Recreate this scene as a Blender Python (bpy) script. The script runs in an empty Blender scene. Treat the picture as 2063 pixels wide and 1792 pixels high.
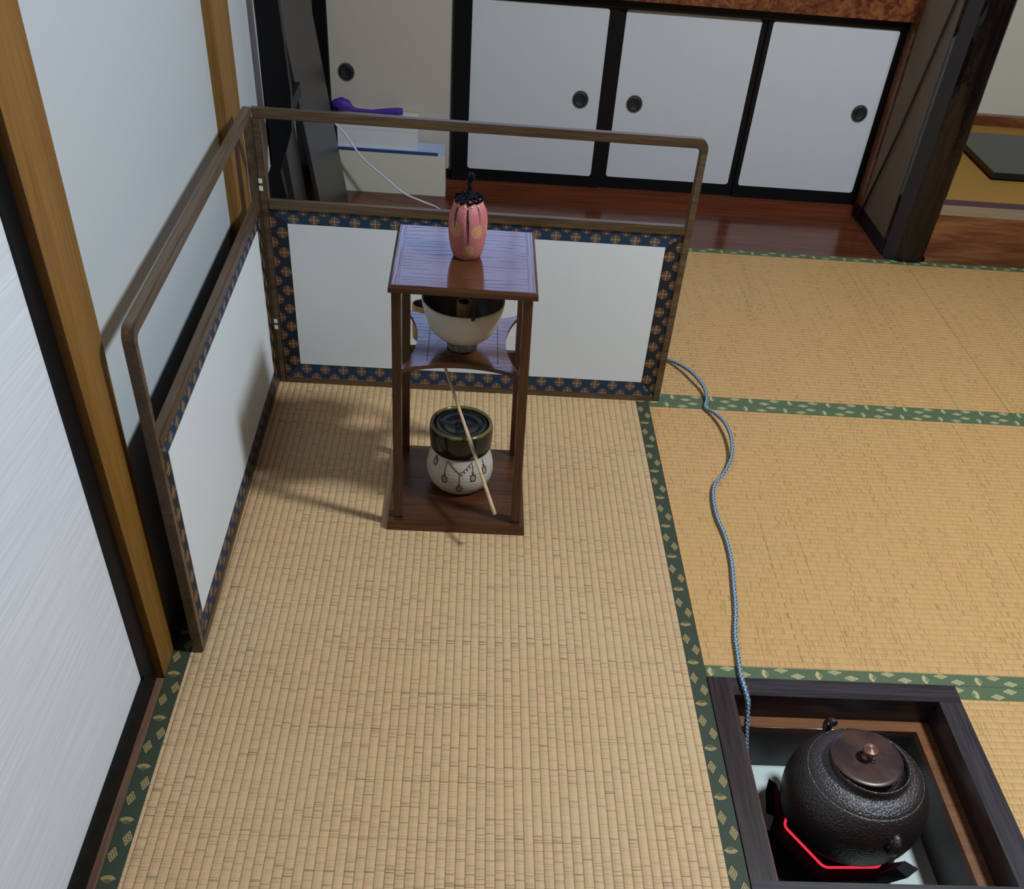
import bpy, bmesh, math, random
from mathutils import Vector, Matrix
random.seed(7)
SC = bpy.context.scene
COL = SC.collection
PI = math.pi

# ------------------------------------------------------------------ node helpers
class M:
    """small expression builder around a Principled material"""
    def __init__(s, name, base=(0.5, 0.5, 0.5), rough=0.5, spec=0.5, metal=0.0, coat=0.0, coat_rough=0.05):
        s.m = bpy.data.materials.new(name); s.m.use_nodes = True
        s.t = s.m.node_tree; s.n = s.t.nodes; s.l = s.t.links
        s.b = s.n['Principled BSDF']
        s.set('Base Color', (*base, 1)); s.set('Roughness', rough); s.set('Specular IOR Level', spec)
        s.set('Metallic', metal); s.set('Coat Weight', coat); s.set('Coat Roughness', coat_rough)
        s._tc = None
    def set(s, k, v):
        if hasattr(v, 'node'): s.l.new(v, s.b.inputs[k])
        else: s.b.inputs[k].default_value = v
    def tc(s, k='Object'):
        if not s._tc: s._tc = s.n.new('ShaderNodeTexCoord')
        return s._tc.outputs[k]
    def inp(s, sock, v):
        if hasattr(v, 'node'): s.l.new(v, sock)
        else: sock.default_value = v
    def math(s, op, a, b=0.0, c=None, clamp=False):
        n = s.n.new('ShaderNodeMath'); n.operation = op; n.use_clamp = clamp
        s.inp(n.inputs[0], a); s.inp(n.inputs[1], b)
        if c is not None: s.inp(n.inputs[2], c)
        return n.outputs[0]
    def xyz(s, v=None):
        n = s.n.new('ShaderNodeSeparateXYZ'); s.l.new(v if v else s.tc(), n.inputs[0]); return n.outputs
    def comb(s, x=0.0, y=0.0, z=0.0):
        n = s.n.new('ShaderNodeCombineXYZ')
        for i, v in enumerate((x, y, z)): s.inp(n.inputs[i], v)
        return n.outputs[0]
    def noise(s, vec, scale=1.0, detail=2.0, rough=0.5, dist=0.0):
        n = s.n.new('ShaderNodeTexNoise'); s.l.new(vec, n.inputs['Vector'])
        n.inputs['Scale'].default_value = scale; n.inputs['Detail'].default_value = detail
        n.inputs['Roughness'].default_value = rough; n.inputs['Distortion'].default_value = dist
        return n.outputs['Fac']
    def smooth(s, v, a, b, c=0.0, d=1.0):
        n = s.n.new('ShaderNodeMapRange'); n.interpolation_type = 'SMOOTHSTEP'
        s.inp(n.inputs[0], v)
        for i, k in enumerate((a, b, c, d)): n.inputs[i + 1].default_value = k
        return n.outputs[0]
    def mix(s, f, a, b, mode='MIX'):
        n = s.n.new('ShaderNodeMix'); n.data_type = 'RGBA'; n.blend_type = mode
        s.inp(n.inputs[0], f)
        for sock, v in ((n.inputs[6], a), (n.inputs[7], b)):
            s.inp(sock, v if hasattr(v, 'node') else (*v, 1))
        return n.outputs[2]
    def scale(s, vec, k):
        n = s.n.new('ShaderNodeVectorMath'); n.operation = 'MULTIPLY'
        s.l.new(vec, n.inputs[0]); n.inputs[1].default_value = k
        return n.outputs[0]
    def bump(s, h, strength=0.3, dist=0.001):
        n = s.n.new('ShaderNodeBump'); n.inputs['Strength'].default_value = strength
        n.inputs['Distance'].default_value = dist; s.l.new(h, n.inputs['Height'])
        s.l.new(n.outputs[0], s.b.inputs['Normal']); return n.outputs[0]

def flat(name, base, rough=0.5, spec=0.5, noise=0.0, nscale=60, bump=0.0, bscale=400, **k):
    m = M(name, base, rough, spec, **k)
    if noise:
        f = m.noise(m.tc(), nscale, 3)
        m.set('Base Color', m.mix(f, [c * (1 - noise) for c in base], [min(1, c * (1 + noise)) for c in base]))
    if bump: m.bump(m.noise(m.tc(), bscale, 3), bump, 0.001)
    return m.m

def wood(name, dark, light, axis=1, fine=160, coarse=18, rough=0.45, spec=0.5, coat=0.0, coat_rough=0.08, bump=0.15, contrast=(0.3, 0.7), stretch=0.04):
    m = M(name, light, rough, spec, coat=coat, coat_rough=coat_rough)
    k = [1, 1, 1]; k[axis] = stretch
    v = m.scale(m.tc(), tuple(k))
    a = m.noise(v, fine, 4, 0.6, 0.3); b = m.noise(v, coarse, 3, 0.5, 0.8)
    f = m.smooth(m.math('ADD', m.math('MULTIPLY', a, 0.55), m.math('MULTIPLY', b, 0.45)), contrast[0], contrast[1])
    m.set('Base Color', m.mix(f, dark, light))
    if bump: m.bump(a, bump, 0.0006)
    return m.m

def grain_lacquer(name, ring_axis, dark, light, period, rough=0.12, warp=0.5, line=(0.10, 0.30)):
    """lacquered softwood board: growth-ring lines along the board, open pores in the dark late wood"""
    m = M(name, light, rough, 0.5, coat=0.0)
    x, y, z = m.xyz()
    across = (x, y, z)[ring_axis]
    k = [1, 1, 1]; k[ring_axis] = 9.0
    w = m.noise(m.scale(m.tc(), (3.0, 9.0, 3.0) if ring_axis == 1 else (9.0, 3.0, 3.0)), 1.6, 2, 0.5)
    w2 = m.noise(m.scale(m.tc(), (12, 300, 12) if ring_axis == 1 else (300, 12, 12)), 1.0, 2)
    c = m.math('ADD', m.math('MULTIPLY', across, 1.0 / period), m.math('MULTIPLY', w, warp * 16))
    fr = m.math('FRACT', c)
    ln = m.smooth(fr, line[0], line[1], 1.0, 0.0)
    ln2 = m.smooth(fr, 0.0, 0.05)
    ln = m.math('MULTIPLY', m.math('MULTIPLY', m.math('MULTIPLY', ln, ln2), m.smooth(w2, 0.35, 0.6)), 0.7)
    m.set('Base Color', m.mix(ln, light, dark))
    m.set('Roughness', m.math('ADD', rough, m.math('MULTIPLY', ln, 0.6)))
    m.set('Specular IOR Level', m.math('SUBTRACT', 0.95, m.math('MULTIPLY', ln, 0.9)))
    m.bump(m.math('MULTIPLY', ln, -1.0), 0.25, 0.0004)
    return m.m

def tatami(name, ridge_axis, c1, c2, c3, contrast=1.0, p=0.0136, gr=0.42):
    """woven rush: ridges run along ridge_axis, each rush stalk crosses them and goes under every second ridge"""
    m = M(name, c1, 0.50, 0.5)
    x, y, z = m.xyz()
    u, v = (x, y) if ridge_axis == 1 else (y, x)
    uc = m.math('DIVIDE', u, p)
    iu = m.math('FLOOR', uc); fu = m.math('FRACT', uc)
    par = m.math('MODULO', m.math('ABSOLUTE', iu), 2.0)
    edge = m.math('MINIMUM', fu, m.math('SUBTRACT', 1.0, fu))
    groove_shade = m.smooth(fu, 0.0, 0.20, 1.0, 0.0)
    groove_shade = m.math('MAXIMUM', groove_shade, m.smooth(fu, 0.95, 1.0))
    base = m.comb(m.math('ADD', m.math('MULTIPLY', par, 17.3), m.math('MULTIPLY', u, 1.6)), m.math('MULTIPLY', v, 330.0), 0.0)
    n1 = m.noise(base, 1.0, 1.5, 0.6)
    own = m.comb(m.math('MULTIPLY', iu, 5.31), m.math('MULTIPLY', v, 420.0), 3.0)
    n2 = m.noise(own, 1.0, 2.0, 0.6)
    fine = m.noise(m.comb(m.math('MULTIPLY', iu, 2.7), m.math('MULTIPLY', v, 1500.0), m.math('MULTIPLY', u, 30.0)), 1.0, 1.0)
    gate = m.noise(m.comb(m.math('MULTIPLY', iu, 3.9), m.math('MULTIPLY', v, 55.0), 9.0), 1.0, 1.0)
    dash = m.math('MAXIMUM', m.smooth(n1, 0.40, 0.27), m.math('MULTIPLY', m.smooth(n2, 0.43, 0.30), m.smooth(gate, 0.40, 0.58)))
    lite = m.smooth(n2, 0.66, 0.76)
    tone = m.noise(m.comb(m.math('ADD', m.math('MULTIPLY', iu, 1.93), 4.0), m.math('MULTIPLY', v, 48.0), 0.0), 1.0, 2.0)
    big = m.noise(m.tc(), 3.0, 2.0)
    col = m.mix(m.smooth(tone, 0.35, 0.65), c1, c2)
    col = m.mix(m.math('MULTIPLY', m.smooth(big, 0.35, 0.7), 0.55), col, c3)
    col = m.mix(m.math('MULTIPLY', m.math('SUBTRACT', fine, 0.48), 1.3 * contrast, clamp=True), col, (0.26, 0.15, 0.06))
    col = m.mix(m.math('MULTIPLY', lite, 0.22 * contrast), col, (0.85, 0.72, 0.48))
    col = m.mix(m.math('MULTIPLY', dash, 0.66 * contrast), col, (0.10, 0.05, 0.018))
    col = m.mix(m.math('MULTIPLY', groove_shade, gr), col, (0.11, 0.06, 0.022))  # shaded side of each ridge painted into the rush colour
    m.set('Base Color', col)
    prof = m.math('POWER', m.math('MULTIPLY', edge, 2.0), 0.45)
    h = m.math('ADD', prof, m.math('ADD', m.math('MULTIPLY', dash, -0.35), m.math('MULTIPLY', fine, 0.18)))
    m.bump(h, 0.9 * contrast, 0.0016)
    return m.m

def brocade(name, ground, gold1, gold2, P=0.0405, v0=0.0119, R=0.0107):
    """navy brocade with rows of round medallions; UV is in metres (u along the strip, v from the inner edge)"""
    m = M(name, ground, 0.6, 0.4)
    x, y, z = m.xyz(m.tc('UV'))
    def roundel(off, vc):
        a = m.math('DIVIDE', m.math('ADD', x, off), P)
        dx = m.math('MULTIPLY', m.math('SUBTRACT', m.math('FRACT', a), 0.5), P)
        dy = m.math('SUBTRACT', y, vc)
        r = m.math('SQRT', m.math('ADD', m.math('MULTIPLY', dx, dx), m.math('MULTIPLY', dy, dy)))
        ang = m.math('ARCTAN2', dy, dx)
        disc = m.smooth(r, R - 0.0004, R + 0.0002, 1.0, 0.0)
        spoke = m.smooth(m.math('ABSOLUTE', m.math('SINE', m.math('MULTIPLY', ang, 12.0))), 0.25, 0.6)
        ring = m.smooth(m.math('ABSOLUTE', m.math('SINE', m.math('MULTIPLY', r, 1150.0))), 0.25, 0.65)
        cx = m.math('MINIMUM', m.math('ABSOLUTE', dx), m.math('ABSOLUTE', dy))
        cross = m.math('MULTIPLY', m.smooth(cx, 0.0004, 0.0009, 1.0, 0.0), disc)
        return m.math('MULTIPLY', disc, m.math('MAXIMUM', m.math('MULTIPLY', spoke, ring), 0.25)), cross
    a, ca = roundel(0.0, v0)
    b, cb = roundel(P / 2, v0 + 0.0208)
    f = m.math('MAXIMUM', a, b); c = m.math('MAXIMUM', ca, cb)
    weave = m.noise(m.tc('UV'), 1600, 1)
    col = m.mix(f, m.mix(weave, [q * 0.7 for q in ground], [q * 1.35 for q in ground]), gold1)
    col = m.mix(c, col, gold2)
    m.set('Base Color', col)
    m.bump(weave, 0.15, 0.0004)
    return m.m

def heri_cloth(name, c1, c2):
    m = M(name, c1, 0.65, 0.35)
    x, y, z = m.xyz(m.tc('UV'))
    zig = m.math('ABSOLUTE', m.math('SUBTRACT', m.math('FRACT', m.math('MULTIPLY', y, 210.0)), 0.5))
    s = m.math('SINE', m.math('ADD', m.math('MULTIPLY', x, 2300.0), m.math('MULTIPLY', zig, 9.0)))
    n = m.noise(m.tc('UV'), 900, 2)
    f = m.smooth(m.math('ADD', m.math('MULTIPLY', s, 0.35), n), 0.25, 0.9)
    m.set('Base Color', m.mix(f, c1, c2)); m.bump(s, 0.1, 0.0003)
    return m.m

# ------------------------------------------------------------------ materials
MT = {}
MT['tatamiA'] = tatami('rush weave pale', 1, (0.60, 0.392, 0.190), (0.66, 0.395, 0.208), (0.65, 0.445, 0.235), 1.0, gr=0.44)
MT['tatamiB'] = tatami('rush weave golden', 0, (0.60, 0.338, 0.112), (0.64, 0.345, 0.125), (0.61, 0.358, 0.126), 0.85, gr=0.26)
MT['heri_dim'] = heri_cloth('green edging cloth sheen dimmed', (0.022, 0.033, 0.020), (0.064, 0.080, 0.044))  # lengthwise borders: weak satin sheen painted in as a darker green
MT['heri_bright'] = heri_cloth('green edging cloth', (0.046, 0.076, 0.036), (0.155, 0.195, 0.095))  # crosswise borders: stronger satin sheen painted in as a lighter green
MT['gold_dim'] = flat('gold thread', (0.46, 0.32, 0.12), 0.5, 0.5, noise=0.3, nscale=900)  # darker copy of the thread, matching the dim sheen of its border
MT['gold_bright'] = flat('gold thread sheen brightened', (0.64, 0.53, 0.26), 0.5, 0.5, noise=0.25, nscale=900)  # lighter copy of the thread, brighter sheen put into its colour
MT['straw_core'] = flat('mat core', (0.30, 0.22, 0.12), 0.9)
MT['plaster'] = flat('white plaster wall', (0.47, 0.49, 0.49), 0.9, 0.2, noise=0.03, nscale=300, bump=0.12, bscale=900)
MT['alcovewall'] = flat('pale grey beige wall', (0.64, 0.60, 0.49), 0.9, 0.2, noise=0.03, nscale=300, bump=0.12, bscale=900)
MT['beige_wall'] = flat('beige sand wall', (0.22, 0.165, 0.115), 0.95, 0.1, noise=0.12, nscale=500, bump=0.15, bscale=900)
MT['ochre'] = wood('ochre cedar', (0.155, 0.068, 0.011), (0.26, 0.125, 0.024), 2, 220, 22, 0.5, 0.4)
MT['sillwood'] = wood('brown sill wood', (0.11, 0.055, 0.03), (0.24, 0.13, 0.075), 1, 260, 30, 0.5, 0.4)
MT['screenwood'] = wood('walnut brown screen frame', (0.045, 0.024, 0.011), (0.130, 0.080, 0.041), 0, 300, 40, 0.38, 0.5)
MT['screenwoodY'] = wood('walnut brown screen frame lengthwise', (0.045, 0.024, 0.011), (0.130, 0.080, 0.041), 1, 300, 40, 0.38, 0.5)
MT['paper'] = flat('white screen paper', (0.67, 0.69, 0.68), 0.8, 0.2, noise=0.015, nscale=40)
MT['navy'] = brocade('navy medallion brocade upright', (0.006, 0.010, 0.019), (0.17, 0.080, 0.030), (0.40, 0.21, 0.09))
MT['navy_sheen'] = brocade('navy medallion brocade painted blue sheen', (0.009, 0.030, 0.064), (0.17, 0.095, 0.045), (0.46, 0.26, 0.12))  # horizontal strips: blue satin sheen painted into the ground colour
MT['black'] = flat('black lacquer', (0.004, 0.004, 0.005), 0.4, 0.22)
MT['blackpost'] = flat('dull black post', (0.004, 0.004, 0.004), 0.9, 0.0)
MT['blackmatte'] = flat('black satin lacquer', (0.008, 0.008, 0.009), 0.5, 0.3)
MT['glossblack'] = M('polished black lacquer', (0.008, 0.009, 0.009), 0.16, 0.45).m
MT['tableblack'] = M('worn dark lacquer', (0.022, 0.020, 0.020), 0.34, 0.45).m
MT['shelftop'] = grain_lacquer('lacquered board grain', 1, (0.008, 0.004, 0.002), (0.085, 0.030, 0.011), 0.0125, warp=0.22, line=(0.04, 0.16))
MT['shelfend'] = grain_lacquer('lacquered end batten grain', 0, (0.02, 0.008, 0.004), (0.085, 0.030, 0.011), 0.006, warp=0.1, line=(0.1, 0.2))
MT['shelfwood'] = wood('dark red brown lacquered wood', (0.020, 0.006, 0.0025), (0.088, 0.028, 0.010), 2, 260, 30, 0.3, 0.5)
MT['shelfwoodX'] = wood('dark red brown lacquered board', (0.022, 0.007, 0.003), (0.105, 0.036, 0.013), 0, 200, 26, 0.28, 0.5)
MT['brownfloor'] = wood('polished reddish floor board', (0.055, 0.012, 0.005), (0.165, 0.042, 0.016), 0, 90, 12, 0.18, 0.45)
MT['kamachi'] = wood('reddish step board with bold grain', (0.10, 0.030, 0.010), (0.27, 0.105, 0.040), 0, 60, 14, 0.3, 0.5, contrast=(0.35, 0.65), stretch=0.12)
MT['kamachi_top'] = wood('light brown step board', (0.22, 0.13, 0.055), (0.36, 0.23, 0.11), 0, 90, 14, 0.35, 0.5)
MT['goza'] = flat('golden rush matting', (0.42, 0.215, 0.045), 0.8, 0.2, noise=0.22, nscale=180, bump=0.2, bscale=700)
MT['purple_edge'] = flat('purple edging cloth', (0.11, 0.045, 0.06), 0.8, 0.2, noise=0.5, nscale=260)
MT['burl'] = None
MT['pillar'] = None

def mk_burl():
    m = M('burl wood board', (0.2, 0.06, 0.03), 0.25, 0.5)
    a = m.noise(m.tc(), 16, 5, 0.7, 2.5); b = m.noise(m.tc(), 90, 3, 0.6, 1.0)
    col = m.mix(m.smooth(a, 0.35, 0.65), (0.075, 0.014, 0.008), (0.26, 0.085, 0.028))
    m.set('Base Color', m.mix(m.math('MULTIPLY', m.smooth(b, 0.45, 0.7), 0.6), col, (0.05, 0.012, 0.008)))
    return m.m
MT['burl'] = mk_burl()
def mk_pillar():
    m = M('polished dark log', (0.015, 0.008, 0.006), 0.13, 0.38)
    a = m.noise(m.scale(m.tc(), (1, 1, 0.12)), 60, 4, 0.6, 0.6)
    m.set('Base Color', m.mix(m.smooth(a, 0.4, 0.75), (0.003, 0.002, 0.002), (0.014, 0.007, 0.005)))
    m.bump(m.noise(m.scale(m.tc(), (1, 1, 0.35)), 26, 3, 0.5, 0.5), 0.6, 0.006)
    return m.m
MT['pillar'] = mk_pillar()
MT['planedface'] = flat('planed satin face', (0.026, 0.022, 0.022), 0.5, 0.35, noise=0.2, nscale=80)
def mk_fusuma():
    m = M('white sliding door paper with streaks', (0.70, 0.72, 0.76), 0.6, 0.3)
    x, y, z = m.xyz()
    d = m.math('ADD', m.math('MULTIPLY', z, 1.0), m.math('MULTIPLY', y, 0.06))
    n = m.noise(m.comb(m.math('MULTIPLY', d, 260.0), m.math('MULTIPLY', y, 5.0), 0.0), 1.0, 3, 0.6)
    m.set('Base Color', m.mix(m.smooth(n, 0.3, 0.75), (0.64, 0.66, 0.70), (0.755, 0.77, 0.81)))
    m.bump(n, 0.25, 0.0006); return m.m
MT['fusuma'] = mk_fusuma()
MT['cupdoor'] = flat('off white cupboard door paper', (0.54, 0.545, 0.555), 0.75, 0.2, noise=0.02, nscale=20)
MT['cupdoor_warm'] = flat('cream cupboard door paper', (0.47, 0.41, 0.34), 0.75, 0.2, noise=0.02, nscale=20)
MT['greybrown'] = flat('grey brown door stile', (0.12, 0.10, 0.09), 0.6, 0.3)
MT['iron'] = flat('dark iron finger pull', (0.012, 0.012, 0.013), 0.4, 0.5, bump=0.5, bscale=500)
MT['ironrim'] = flat('worn finger pull rim', (0.10, 0.10, 0.095), 0.35, 0.5)
MT['hearthwood'] = wood('dark hearth frame wood', (0.009, 0.006, 0.008), (0.052, 0.038, 0.042), 0, 240, 40, 0.35, 0.5)
MT['hearthwoodY'] = wood('dark hearth frame wood lengthwise', (0.009, 0.006, 0.008), (0.052, 0.038, 0.042), 1, 240, 40, 0.35, 0.5)
MT['hearthwoodL'] = wood('reddish hearth frame wood', (0.009, 0.005, 0.005), (0.050, 0.029, 0.026), 1, 240, 40, 0.4, 0.4)
MT['copper'] = wood('worn copper brown ledge', (0.13, 0.045, 0.014), (0.22, 0.085, 0.027), 0, 200, 30, 0.5, 0.3)
MT['linerdark'] = flat('dark grey hearth liner', (0.045, 0.042, 0.038), 0.45, 0.4, noise=0.2, nscale=50)
MT['steeledge'] = flat('bright metal liner edge', (0.75, 0.74, 0.72), 0.25, 0.8, metal=1.0)
MT['ash'] = flat('pale hearth bottom', (0.60, 0.65, 0.60), 0.85, 0.2, noise=0.06, nscale=400)
def mk_kettle():
    m = M('cast iron kettle', (0.022, 0.016, 0.016), 0.37, 1.0)
    n = m.noise(m.tc(), 300, 2, 0.6)
    b = m.noise(m.tc(), 14, 2)
    m.set('Base Color', m.mix(b, (0.010, 0.006, 0.007), (0.026, 0.014, 0.013)))
    m.bump(n, 0.9, 0.0022); return m.m
MT['kettle'] = mk_kettle()
def mk_lid():
    m = M('brown bronze lid', (0.10, 0.05, 0.035), 0.34, 0.5, metal=0.25)
    b = m.noise(m.tc(), 22, 3)
    m.set('Base Color', m.mix(m.smooth(b, 0.35, 0.65), (0.030, 0.016, 0.018), (0.085, 0.040, 0.026)))
    return m.m
MT['lid'] = mk_lid()
MT['knobmetal'] = flat('reddish bronze knob', (0.22, 0.10, 0.075), 0.3, 0.6, metal=0.6)
MT['heater'] = flat('black heater iron', (0.006, 0.006, 0.007), 0.6, 0.25, bump=0.2)
def mk_glow():
    m = M('glowing red heating element', (0.3, 0.01, 0.02), 0.6)
    m.set('Emission Color', (1.0, 0.035, 0.075, 1)); m.set('Emission Strength', 0.85); return m.m
MT['glow'] = mk_glow()
def mk_cord():
    m = M('blue and white braided cord cover', (0.15, 0.25, 0.36), 0.7, 0.3)
    x, y, z = m.xyz(m.tc('UV'))
    a = m.math('SINE', m.math('ADD', m.math('MULTIPLY', x, 900.0), m.math('MULTIPLY', y, 12.566)))
    s = m.math('SINE', m.math('ADD', m.math('MULTIPLY', x, 600.0), m.math('MULTIPLY', y, -18.85)))
    d = m.math('MULTIPLY', m.smooth(a, 0.45, 0.85), m.smooth(s, 0.0, 0.6))
    stripe = m.smooth(m.math('SINE', m.math('MULTIPLY', y, 25.13)), -0.2, 0.5)
    col = m.mix(stripe, (0.07, 0.11, 0.16), (0.21, 0.31, 0.40))
    m.set('Base Color', m.mix(d, col, (0.72, 0.82, 0.88))); m.bump(a, 0.3, 0.0008); return m.m
MT['cord'] = mk_cord()
MT['whitecord'] = flat('white cable sheath', (0.62, 0.63, 0.68), 0.4, 0.5)
def mk_pouch():
    m = M('pink gold silk brocade', (0.55, 0.15, 0.14), 0.55, 0.4)
    x, y, z = m.xyz(m.tc('UV'))
    def mum(cu, cv, R):
        dx = m.math('SUBTRACT', x, cu); dy = m.math('SUBTRACT', y, cv)
        r = m.math('SQRT', m.math('ADD', m.math('MULTIPLY', dx, dx), m.math('MULTIPLY', dy, dy)))
        ang = m.math('ARCTAN2', dy, dx)
        pet = m.smooth(m.math('ABSOLUTE', m.math('SINE', m.math('MULTIPLY', ang, 8.0))), 0.1, 0.45)
        core = m.smooth(r, R * 0.18, R * 0.25, 1.0, 0.0)
        return m.math('MULTIPLY', m.smooth(r, R * 0.92, R, 1.0, 0.0), m.math('MAXIMUM', pet, core))
    fs = [mum(*q) for q in ((0.016, 0.050, 0.0105), (0.002, 0.018, 0.0115), (-0.022, 0.052, 0.013), (0.046, 0.052, 0.012), (0.052, 0.020, 0.011), (-0.050, 0.024, 0.012), (-0.058, 0.055, 0.011), (0.075, 0.045, 0.012))]
    f = fs[0]
    for g in fs[1:]: f = m.math('MAXIMUM', f, g)
    n = m.noise(m.tc('UV'), 300, 3)
    fleck = m.smooth(m.noise(m.tc('UV'), 500, 3), 0.55, 0.66)
    col = m.mix(n, (0.38, 0.080, 0.085), (0.58, 0.185, 0.185))
    col = m.mix(m.math('MULTIPLY', fleck, 0.5), col, (0.62, 0.42, 0.22))
    m.set('Base Color', m.mix(m.math('MULTIPLY', f, m.math('ADD', 0.15, m.math('MULTIPLY', n, 0.9)), clamp=True), col, (0.55, 0.36, 0.12)))
    m.bump(n, 0.35, 0.0008); return m.m
MT['pouch'] = mk_pouch()
MT['navycord'] = flat('dark navy silk cord', (0.004, 0.004, 0.012), 0.75, 0.15, bump=0.6, bscale=1500)
MT['creamlining'] = flat('cream lining', (0.75, 0.66, 0.52), 0.6)
def mk_bowl():
    m = M('grey white glazed stoneware', (0.5, 0.48, 0.42), 0.38, 0.45)
    x, y, z = m.xyz()
    n = m.noise(m.tc(), 40, 3); fine = m.noise(m.tc(), 500, 2)
    low = m.smooth(m.math('ADD', z, m.math('MULTIPLY', m.math('SUBTRACT', n, 0.5), 0.02)), 0.013, 0.025, 1.0, 0.0)
    spot = m.smooth(m.noise(m.tc(), 160, 2), 0.5, 0.62)
    col = m.mix(n, (0.44, 0.42, 0.37), (0.56, 0.54, 0.49))
    col = m.mix(m.math('MULTIPLY', low, m.math('ADD', 0.6, m.math('MULTIPLY', spot, 0.4))), col, (0.12, 0.085, 0.07))
    col = m.mix(m.smooth(fine, 0.66, 0.72), col, (0.25, 0.2, 0.14))
    m.set('Base Color', col); m.bump(fine, 0.2, 0.0005); return m.m
MT['bowl'] = mk_bowl()
MT['bowlin'] = flat('dark bowl interior glaze', (0.16, 0.15, 0.13), 0.3, 0.5, noise=0.2, nscale=60)
MT['bamboo'] = wood('bamboo', (0.40, 0.20, 0.05), (0.62, 0.36, 0.12), 2, 300, 40, 0.45, 0.4)
MT['bamboo_dark'] = flat('bamboo hollow', (0.03, 0.015, 0.006), 0.8)
MT['bamboopale'] = wood('pale bamboo handle', (0.46, 0.29, 0.15), (0.66, 0.50, 0.32), 2, 300, 30, 0.45, 0.4)
MT['scoop'] = wood('smoked dark bamboo', (0.04, 0.02, 0.008), (0.13, 0.065, 0.022), 1, 300, 40, 0.4, 0.5)
def mk_jar():
    m = M('cream crackled stoneware', (0.6, 0.55, 0.46), 0.6, 0.35)
    x, y, z = m.xyz()
    n = m.noise(m.tc(), 60, 3); fine = m.noise(m.tc(), 900, 2)
    ridge = m.math('SINE', m.math('MULTIPLY', z, 900.0))
    col = m.mix(n, (0.38, 0.33, 0.26), (0.56, 0.51, 0.43))
    col = m.mix(m.smooth(fine, 0.58, 0.72), col, (0.34, 0.27, 0.19))
    col = m.mix(m.smooth(z, 0.004, 0.014, 0.7, 0.0), col, (0.25, 0.14, 0.08))
    m.set('Base Color', col)
    m.bump(m.math('ADD', m.math('MULTIPLY', ridge, 0.35), fine), 0.35, 0.0008); return m.m
MT['jar'] = mk_jar()
def mk_glaze():
    m = M('black green glaze', (0.008, 0.008, 0.006), 0.12, 0.42)
    x, y, z = m.xyz()
    n = m.noise(m.tc(), 50, 3)
    rim = m.smooth(m.math('ADD', z, m.math('MULTIPLY', m.math('SUBTRACT', n, 0.5), 0.006)), 0.1315, 0.1355)
    m.set('Base Color', m.mix(rim, m.mix(n, (0.005, 0.005, 0.006), (0.013, 0.012, 0.007)), (0.15, 0.125, 0.035))); return m.m
MT['glaze'] = mk_glaze()
MT['glaze_lid'] = flat('black glossy glaze', (0.007, 0.008, 0.009), 0.2, 0.4)
MT['ink'] = flat('brown black iron painting', (0.035, 0.012, 0.008), 0.6)
MT['inkred'] = flat('dull red painting', (0.36, 0.23, 0.17), 0.6)
MT['cardboard'] = flat('cream box board', (0.62, 0.57, 0.46), 0.7, 0.2)
MT['whitebox'] = flat('white box board', (0.62, 0.63, 0.62), 0.6, 0.3)
MT['bluelabel'] = flat('blue printed strip', (0.03, 0.055, 0.17), 0.5, 0.3, noise=0.8, nscale=220)
MT['palebluelabel'] = flat('pale blue strip', (0.42, 0.50, 0.72), 0.5)
MT['purple'] = flat('purple cloth', (0.055, 0.018, 0.24), 0.6, 0.4, noise=0.4, nscale=300, bump=0.5, bscale=500)
MT['hingewhite'] = flat('white hinge paper', (0.80, 0.80, 0.76), 0.6)
MT['subfloor'] = flat('wooden subfloor', (0.12, 0.08, 0.05), 0.8)
MT['polewood'] = flat('thin dark pole', (0.018, 0.010, 0.008), 0.5)

# ------------------------------------------------------------------ mesh helpers
def bm_new(): return bmesh.new()
def quad(bm, pts, mi=0, uvs=None):
    vs = [bm.verts.new(p) for p in pts]; f = bm.faces.new(vs); f.material_index = mi
    if uvs:
        L = bm.loops.layers.uv.verify()
        for lp, uv in zip(f.loops, uvs): lp[L].uv = uv
    return f
def box(bm, a, b, mi=0):
    x0, y0, z0 = a; x1, y1, z1 = b
    v = [bm.verts.new(p) for p in ((x0, y0, z0), (x1, y0, z0), (x1, y1, z0), (x0, y1, z0), (x0, y0, z1), (x1, y0, z1), (x1, y1, z1), (x0, y1, z1))]
    fs = []
    for ix in ((3, 2, 1, 0), (4, 5, 6, 7), (0, 1, 5, 4), (1, 2, 6, 5), (2, 3, 7, 6), (3, 0, 4, 7)):
        f = bm.faces.new([v[i] for i in ix]); f.material_index = mi; fs.append(f)
    return v
def hexa(bm, bot, top, mi=0):
    v = [bm.verts.new(p) for p in list(bot) + list(top)]
    n = len(bot)
    bm.faces.new(v[:n][::-1]).material_index = mi; bm.faces.new(v[n:]).material_index = mi
    for i in range(n):
        j = (i + 1) % n; bm.faces.new((v[i], v[j], v[n + j], v[n + i])).material_index = mi
    return v
def bevel(bm, w, seg=2, verts=None):
    es = [e for e in bm.edges if e.is_manifold and e.calc_face_angle(0) > 0.6]
    bmesh.ops.bevel(bm, geom=es, offset=w, segments=seg, affect='EDGES', profile=0.6, clamp_overlap=True)
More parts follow.
